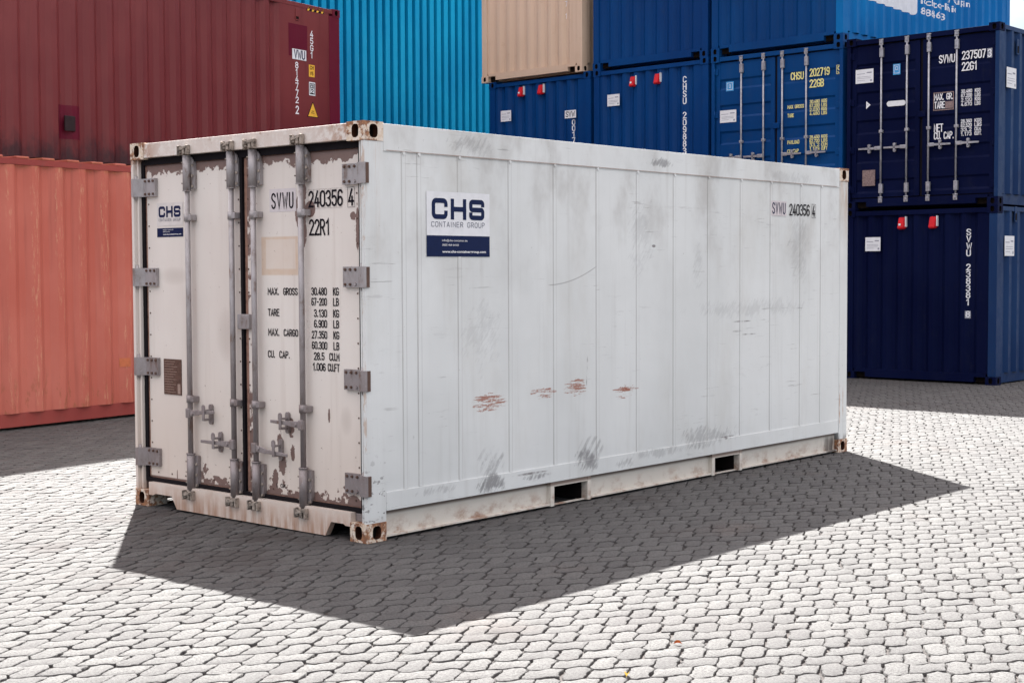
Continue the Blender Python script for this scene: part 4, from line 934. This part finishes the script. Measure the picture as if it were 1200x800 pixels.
rows = (1.551, 1.485, 1.412, 1.345, 1.275, 1.207, 1.138, 1.070)
nums = ('30.480', '67-200', '3.130', '6.900', '27.350', '60.300', '28.5', '1.006'); un = ('KG', 'LB', 'KG', 'LB', 'KG', 'LB', 'CU.M', 'CU.FT')
for rz, nn, uu in zip(rows, nums, un):
    wd_ = .0235*len(nn); x1_ = 2.018 if nn not in ('28.5', '1.006') else (1.99 if nn == '28.5' else 2.0)
    j.append((nn, x1_-wd_, rz-.022, .044, dict(width=wd_, wt=.17)))
    uw = {'KG': .048, 'LB': .048, 'CU.M': .088, 'CU.FT': .104}[uu]; j.append((uu, 2.131-uw, rz-.022, .044, dict(width=uw, wt=.17)))
letters('lettering', LB, wc, T2, *j)
bm = B(); frame_(bm, T2, 2.222, 2.288, 2.074, 2.200, .003)
for k in range(6): frame_(bm, T2, 1.853+k*.0535, 1.903+k*.0535, 2.076, 2.198, .0012)
obj('number_box', bm, flat('thin_grey_outline', (.25, .22, .22), .6), wc)
bm = B()
put(bm, 'OK', T2, 1.55, .262, .022, width=.05, wt=.2); put(bm, 'L', T2, 1.51, .262, .022, width=.012, wt=.2)
obj('lettering', bm, LB, wc)

# logo letters drawn as thick rounded strokes
def logo(bm, T, x, z, h, w):
    """the three heavy squared letters"""
    t = .235; lw = w/3*.90; r = .16
    def cor(cx, cy, a0, a1): return arc(cx, cy, r, r, a0, a1, 4)
    W_ = 1.0; m = t/2
    Cc = [(W_-m, .70)]+cor(W_-m-r, 1-m-r, 0, 90)+cor(m+r, 1-m-r, 90, 180)+cor(m+r, m+r, 180, 270)+cor(W_-m-r, m+r, 270, 360)+[(W_-m, .30)]
    S1 = [(W_-m, .76)]+cor(W_-m-r, 1-m-r, 0, 90)+cor(m+r*.8, 1-m-r*.8, 90, 180)+[(m, .62), (m+.09, .5), (W_-m-.09, .5), (W_-m, .38)]+cor(W_-m-r, m+r*.9, 360, 270)+cor(m+r, m+r, 270, 180)+[(m, .24)]
    S1 = [(W_-m, .76)]+arc(W_-m-.12, 1-m-.1, .12, .1, 0, 90, 4)+arc(m+.12, 1-m-.1, .12, .1, 90, 180, 4)+arc(m+.1, .5+.1, .1, .1, 180, 270, 3)+arc(W_-m-.1, .5-.1, .1, .1, 90, 0, 3)+arc(W_-m-.12, m+.1, .12, .1, 0, -90, 4)+arc(m+.12, m+.1, .12, .1, 270, 180, 4)+[(m, .26)]
    Hh = [[(m, m), (m, 1-m)], [(W_-m, m), (W_-m, 1-m)], [(m, .5), (W_-m, .5)]]
    for k, gl in enumerate(([Cc], Hh, [S1])):
        for q, pl in enumerate(gl):
            X = x+k*(w-lw)/2
            P = [(X+px*lw, z+pz*h) for px, pz in pl]
            ribbon(bm, P, t*h*.98, T, .0003*q)
def brand(parent, T, u0, u1, v0, v1, small=False):
    w = u1-u0; h = v1-v0; zb = v0+h*.325; zt = v0+h*.26 if small else zb
    bm = B(); rect(bm, T, u0, u1, zb, v1); s_ = obj('sticker', bm, M['pale'] if small else M['white'], parent)
    bm = B(); rect(bm, T, u0, u1, v0, zt); n_ = obj('sticker', bm, M['navy'], parent)
    T1 = lambda a, b, l=0: T(a, b, .0015+l)
    bm = B(); logo(bm, T1, u0+w*.075, zb+h*.25, h*.325, w*.84); obj('logo', bm, M['navy'], s_)
    bm = B(); put(bm, 'CONTAINER GROUP', T1, u0+w*.075, zb+h*.135, h*.075, width=w*.84, wt=.10, gap=.26); obj('print', bm, M['navy'], s_)
    for s2, v, hh, ww, bo in (('info@chs-container.de', .235 if not small else .195, .032, .40, .0), ('0800 464 64 83', (.165 if not small else .135), .032, .26, .0), ('www.chs-containergroup.com', .06, .036, .70, .03)):
        b2_ = typed(s2, T1, u0+w*.235, v0+h*v, h*hh, w*ww, bo); obj('print', b2_, LW, n_)
M['pale'] = flat('pale_vinyl', (.66, .62, .60), .5, var=.05)
brand(wc, TY(.0595), .228, .532, 1.925, 2.165, small=True)
brand(wc, TX(W-.0030), .543, 1.143, 1.770, 2.187)
bm = B(); rect(bm, TX(W-.0030), 4.715, 4.965, 2.135, 2.262); obj('letter_backing', bm, for_.data.materials[0], wc)
TS = TX(W-.0015)
letters('lettering', M['navy'], wc, TS, ('SVWU', 4.738, 2.155, .088, dict(width=.205, wt=.14, gap=.32)))
letters('lettering', LB, wc, TS, ('240356', 5.02, 2.150, .090, dict(width=.335, wt=.14)), ('4', 5.412, 2.146, .090, dict(width=.036, wt=.14)))
bm = B(); frame_(bm, TS, 5.395, 5.465, 2.130, 2.252, .003); obj('number_box', bm, LB, wc)
# small rating plate with faint engraved lines
quick('data_plate', flat('brown_rating_plate', (.135, .078, .062), .5, .2, .2, 50), wc, (.286, .490, .056, .0615, .812, 1.063), bev=.001)
bm = B()
for k in range(13): rect(bm, TY(.0552), .296, .296+random.uniform(.10, .18), 1.045-k*.018, 1.048-k*.018)
rect(bm, TY(.0552), .448, .480, .82, .89)
obj('plate_print', bm, flat('engraved_pale_lines', (.36, .26, .22), .5), wc)

# long sides
for sx, x in ((1, W), (-1, 0)):
    s = -sx
    def bx2(bm, a, b, y0, y1, z0, z1, bev=0): xa, xb = sorted((x+s*a, x+s*b)); box(bm, xa, xb, y0, y1, z0, z1, bev=bev)
    bm = B(); bx2(bm, .0069, .05, .1665, LM-.151, .302, 2.4255)
    wall = obj('side_wall', bm, M['side'], wc)
    bm = B()
    if sx > 0:
        for yc in (.342, .478, .852, 1.352, 1.830, 2.319, 2.811, 3.292, 3.769, 4.250, 4.720, 5.217, 5.575):
            wv = .013
            # a shallow raised seam with a narrow groove on each side of it
            prism(bm, [(x-.0069, yc-wv-.004), (x-.0033, yc-wv), (x-.0033, yc+wv), (x-.0069, yc+wv+.004)], 'z', .303, 2.425)
            box(bm, x-.0069, x-.0030, yc-wv-.003, yc-wv+.001, .304, 2.424) if False else None
    else:
        for k in range(12): prism(bm, [(.0069, .4+k*.48), (.0035, .41+k*.48), (.0035, .43+k*.48), (.0069, .44+k*.48)], 'z', .303, 2.425)
    obj('seam_strip', bm, M['side'], wall)
    bm = B(); bx2(bm, .001, .06, .1665, LM-.1665, 2.427, HM-.004, bev=.002); bx2(bm, -.0005, .01, .1665, LM-.1665, 2.4195, 2.4268)
    rail = obj('top_rail', bm, M['side'], wc)
    if sx > 0:
        bm = B(); box(bm, x+.0006, x+.0013, .19, 5.84, 2.4215, 2.4245); obj('rusty_seam', bm, M['door_edge'], rail)
        for yc in (.342, .478, .852, 1.352, 1.830, 2.319, 2.811, 3.292, 3.769, 4.250, 4.720, 5.217, 5.575):
            bm = B(); cyl(bm, (x-.004, yc, 2.412), (x+.0035, yc, 2.412), .011, 10); obj('rivet', bm, M['side'], rail)
    # lower band with a drip lip, bottom rail set back, fork pockets
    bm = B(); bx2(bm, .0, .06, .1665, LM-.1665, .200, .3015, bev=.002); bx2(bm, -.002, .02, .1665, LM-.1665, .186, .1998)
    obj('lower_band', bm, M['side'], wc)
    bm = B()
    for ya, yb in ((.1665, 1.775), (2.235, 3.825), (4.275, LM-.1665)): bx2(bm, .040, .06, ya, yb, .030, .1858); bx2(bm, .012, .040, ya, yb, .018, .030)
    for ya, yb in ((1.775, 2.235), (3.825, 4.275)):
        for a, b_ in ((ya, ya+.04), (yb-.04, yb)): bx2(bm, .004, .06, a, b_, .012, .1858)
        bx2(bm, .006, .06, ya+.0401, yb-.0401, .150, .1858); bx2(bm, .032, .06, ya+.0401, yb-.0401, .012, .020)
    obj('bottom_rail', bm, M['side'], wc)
# pocket tunnels, underside, far end, roof
for yp in (1.809, 2.195, 3.859, 4.235): quick('pocket_wall', M['inner'], wc, (.061, W-.061, yp, yp+.006, .014, .149))
quick('floor', M['inner'], wc, (.0601, W-.0601, .1, LM-.06, .150, .30))
for k in range(13):
    ya = .55+k*.42
    if not (1.70 < ya < 2.25 or 3.75 < ya < 4.3): quick('cross_member', M['inner'], wc, (.061, W-.061, ya, ya+.05, .03, .149))
quick('roof', M['side'], wc, (.0601, W-.0601, .121, LM-.06, HM-.03, HM-.008))
quick('end_wall', M['side'], wc, (.141, W-.141, LM-.08, LM-.03, .12, HM-.02))
quick('core', M['inner'], wc, (.06, W-.06, .112, LM-.09, .301, HM-.04))

# ================================================================== FALLEN LEAVES ON THE PAVING
OFF[0] = Vector((0, 0, 0))
def leaf(label, loc, rz, c, k):
    bm = B(); half = [(0, 0), (.18, .14), (.42, .24), (.70, .19), (1.0, 0)]
    mid = [bm.verts.new((u*.05*k, 0, .004+.006*math.sin(u*3))) for u, w in half]
    for sgn in (1, -1):
        ed = [mid[0]]+[bm.verts.new((u*.05*k, sgn*w*.05*k, .010+.010*math.sin(u*3)+.004*w)) for u, w in half[1:-1]]+[mid[-1]]
        for i in range(4):
            q = [mid[i], mid[i+1], ed[i+1], ed[i]]; q2 = []
            for v_ in q:
                if v_ not in q2: q2.append(v_)
            bm.faces.new(q2)
    bmesh.ops.solidify(bm, geom=bm.faces[:], thickness=.0006)
    o = obj('fallen_leaf', bm, flat('dry_leaf', c, .7, var=.2, scale=80)); o.location = loc; o.rotation_euler = (0, 0, rz)
    o['label'] = label; o['category'] = 'leaf'; o['group'] = 'fallen leaves on the paving'
leaf('small orange dry leaf on the sunlit paving beyond the shadow tip', (2.848, -0.803, 0.0), .6, (.40, .15, .05), .8)
leaf('small yellow dry leaf on the paving at the bottom edge', (3.013, -1.375, 0.0), 2.1, (.50, .34, .05), .9)
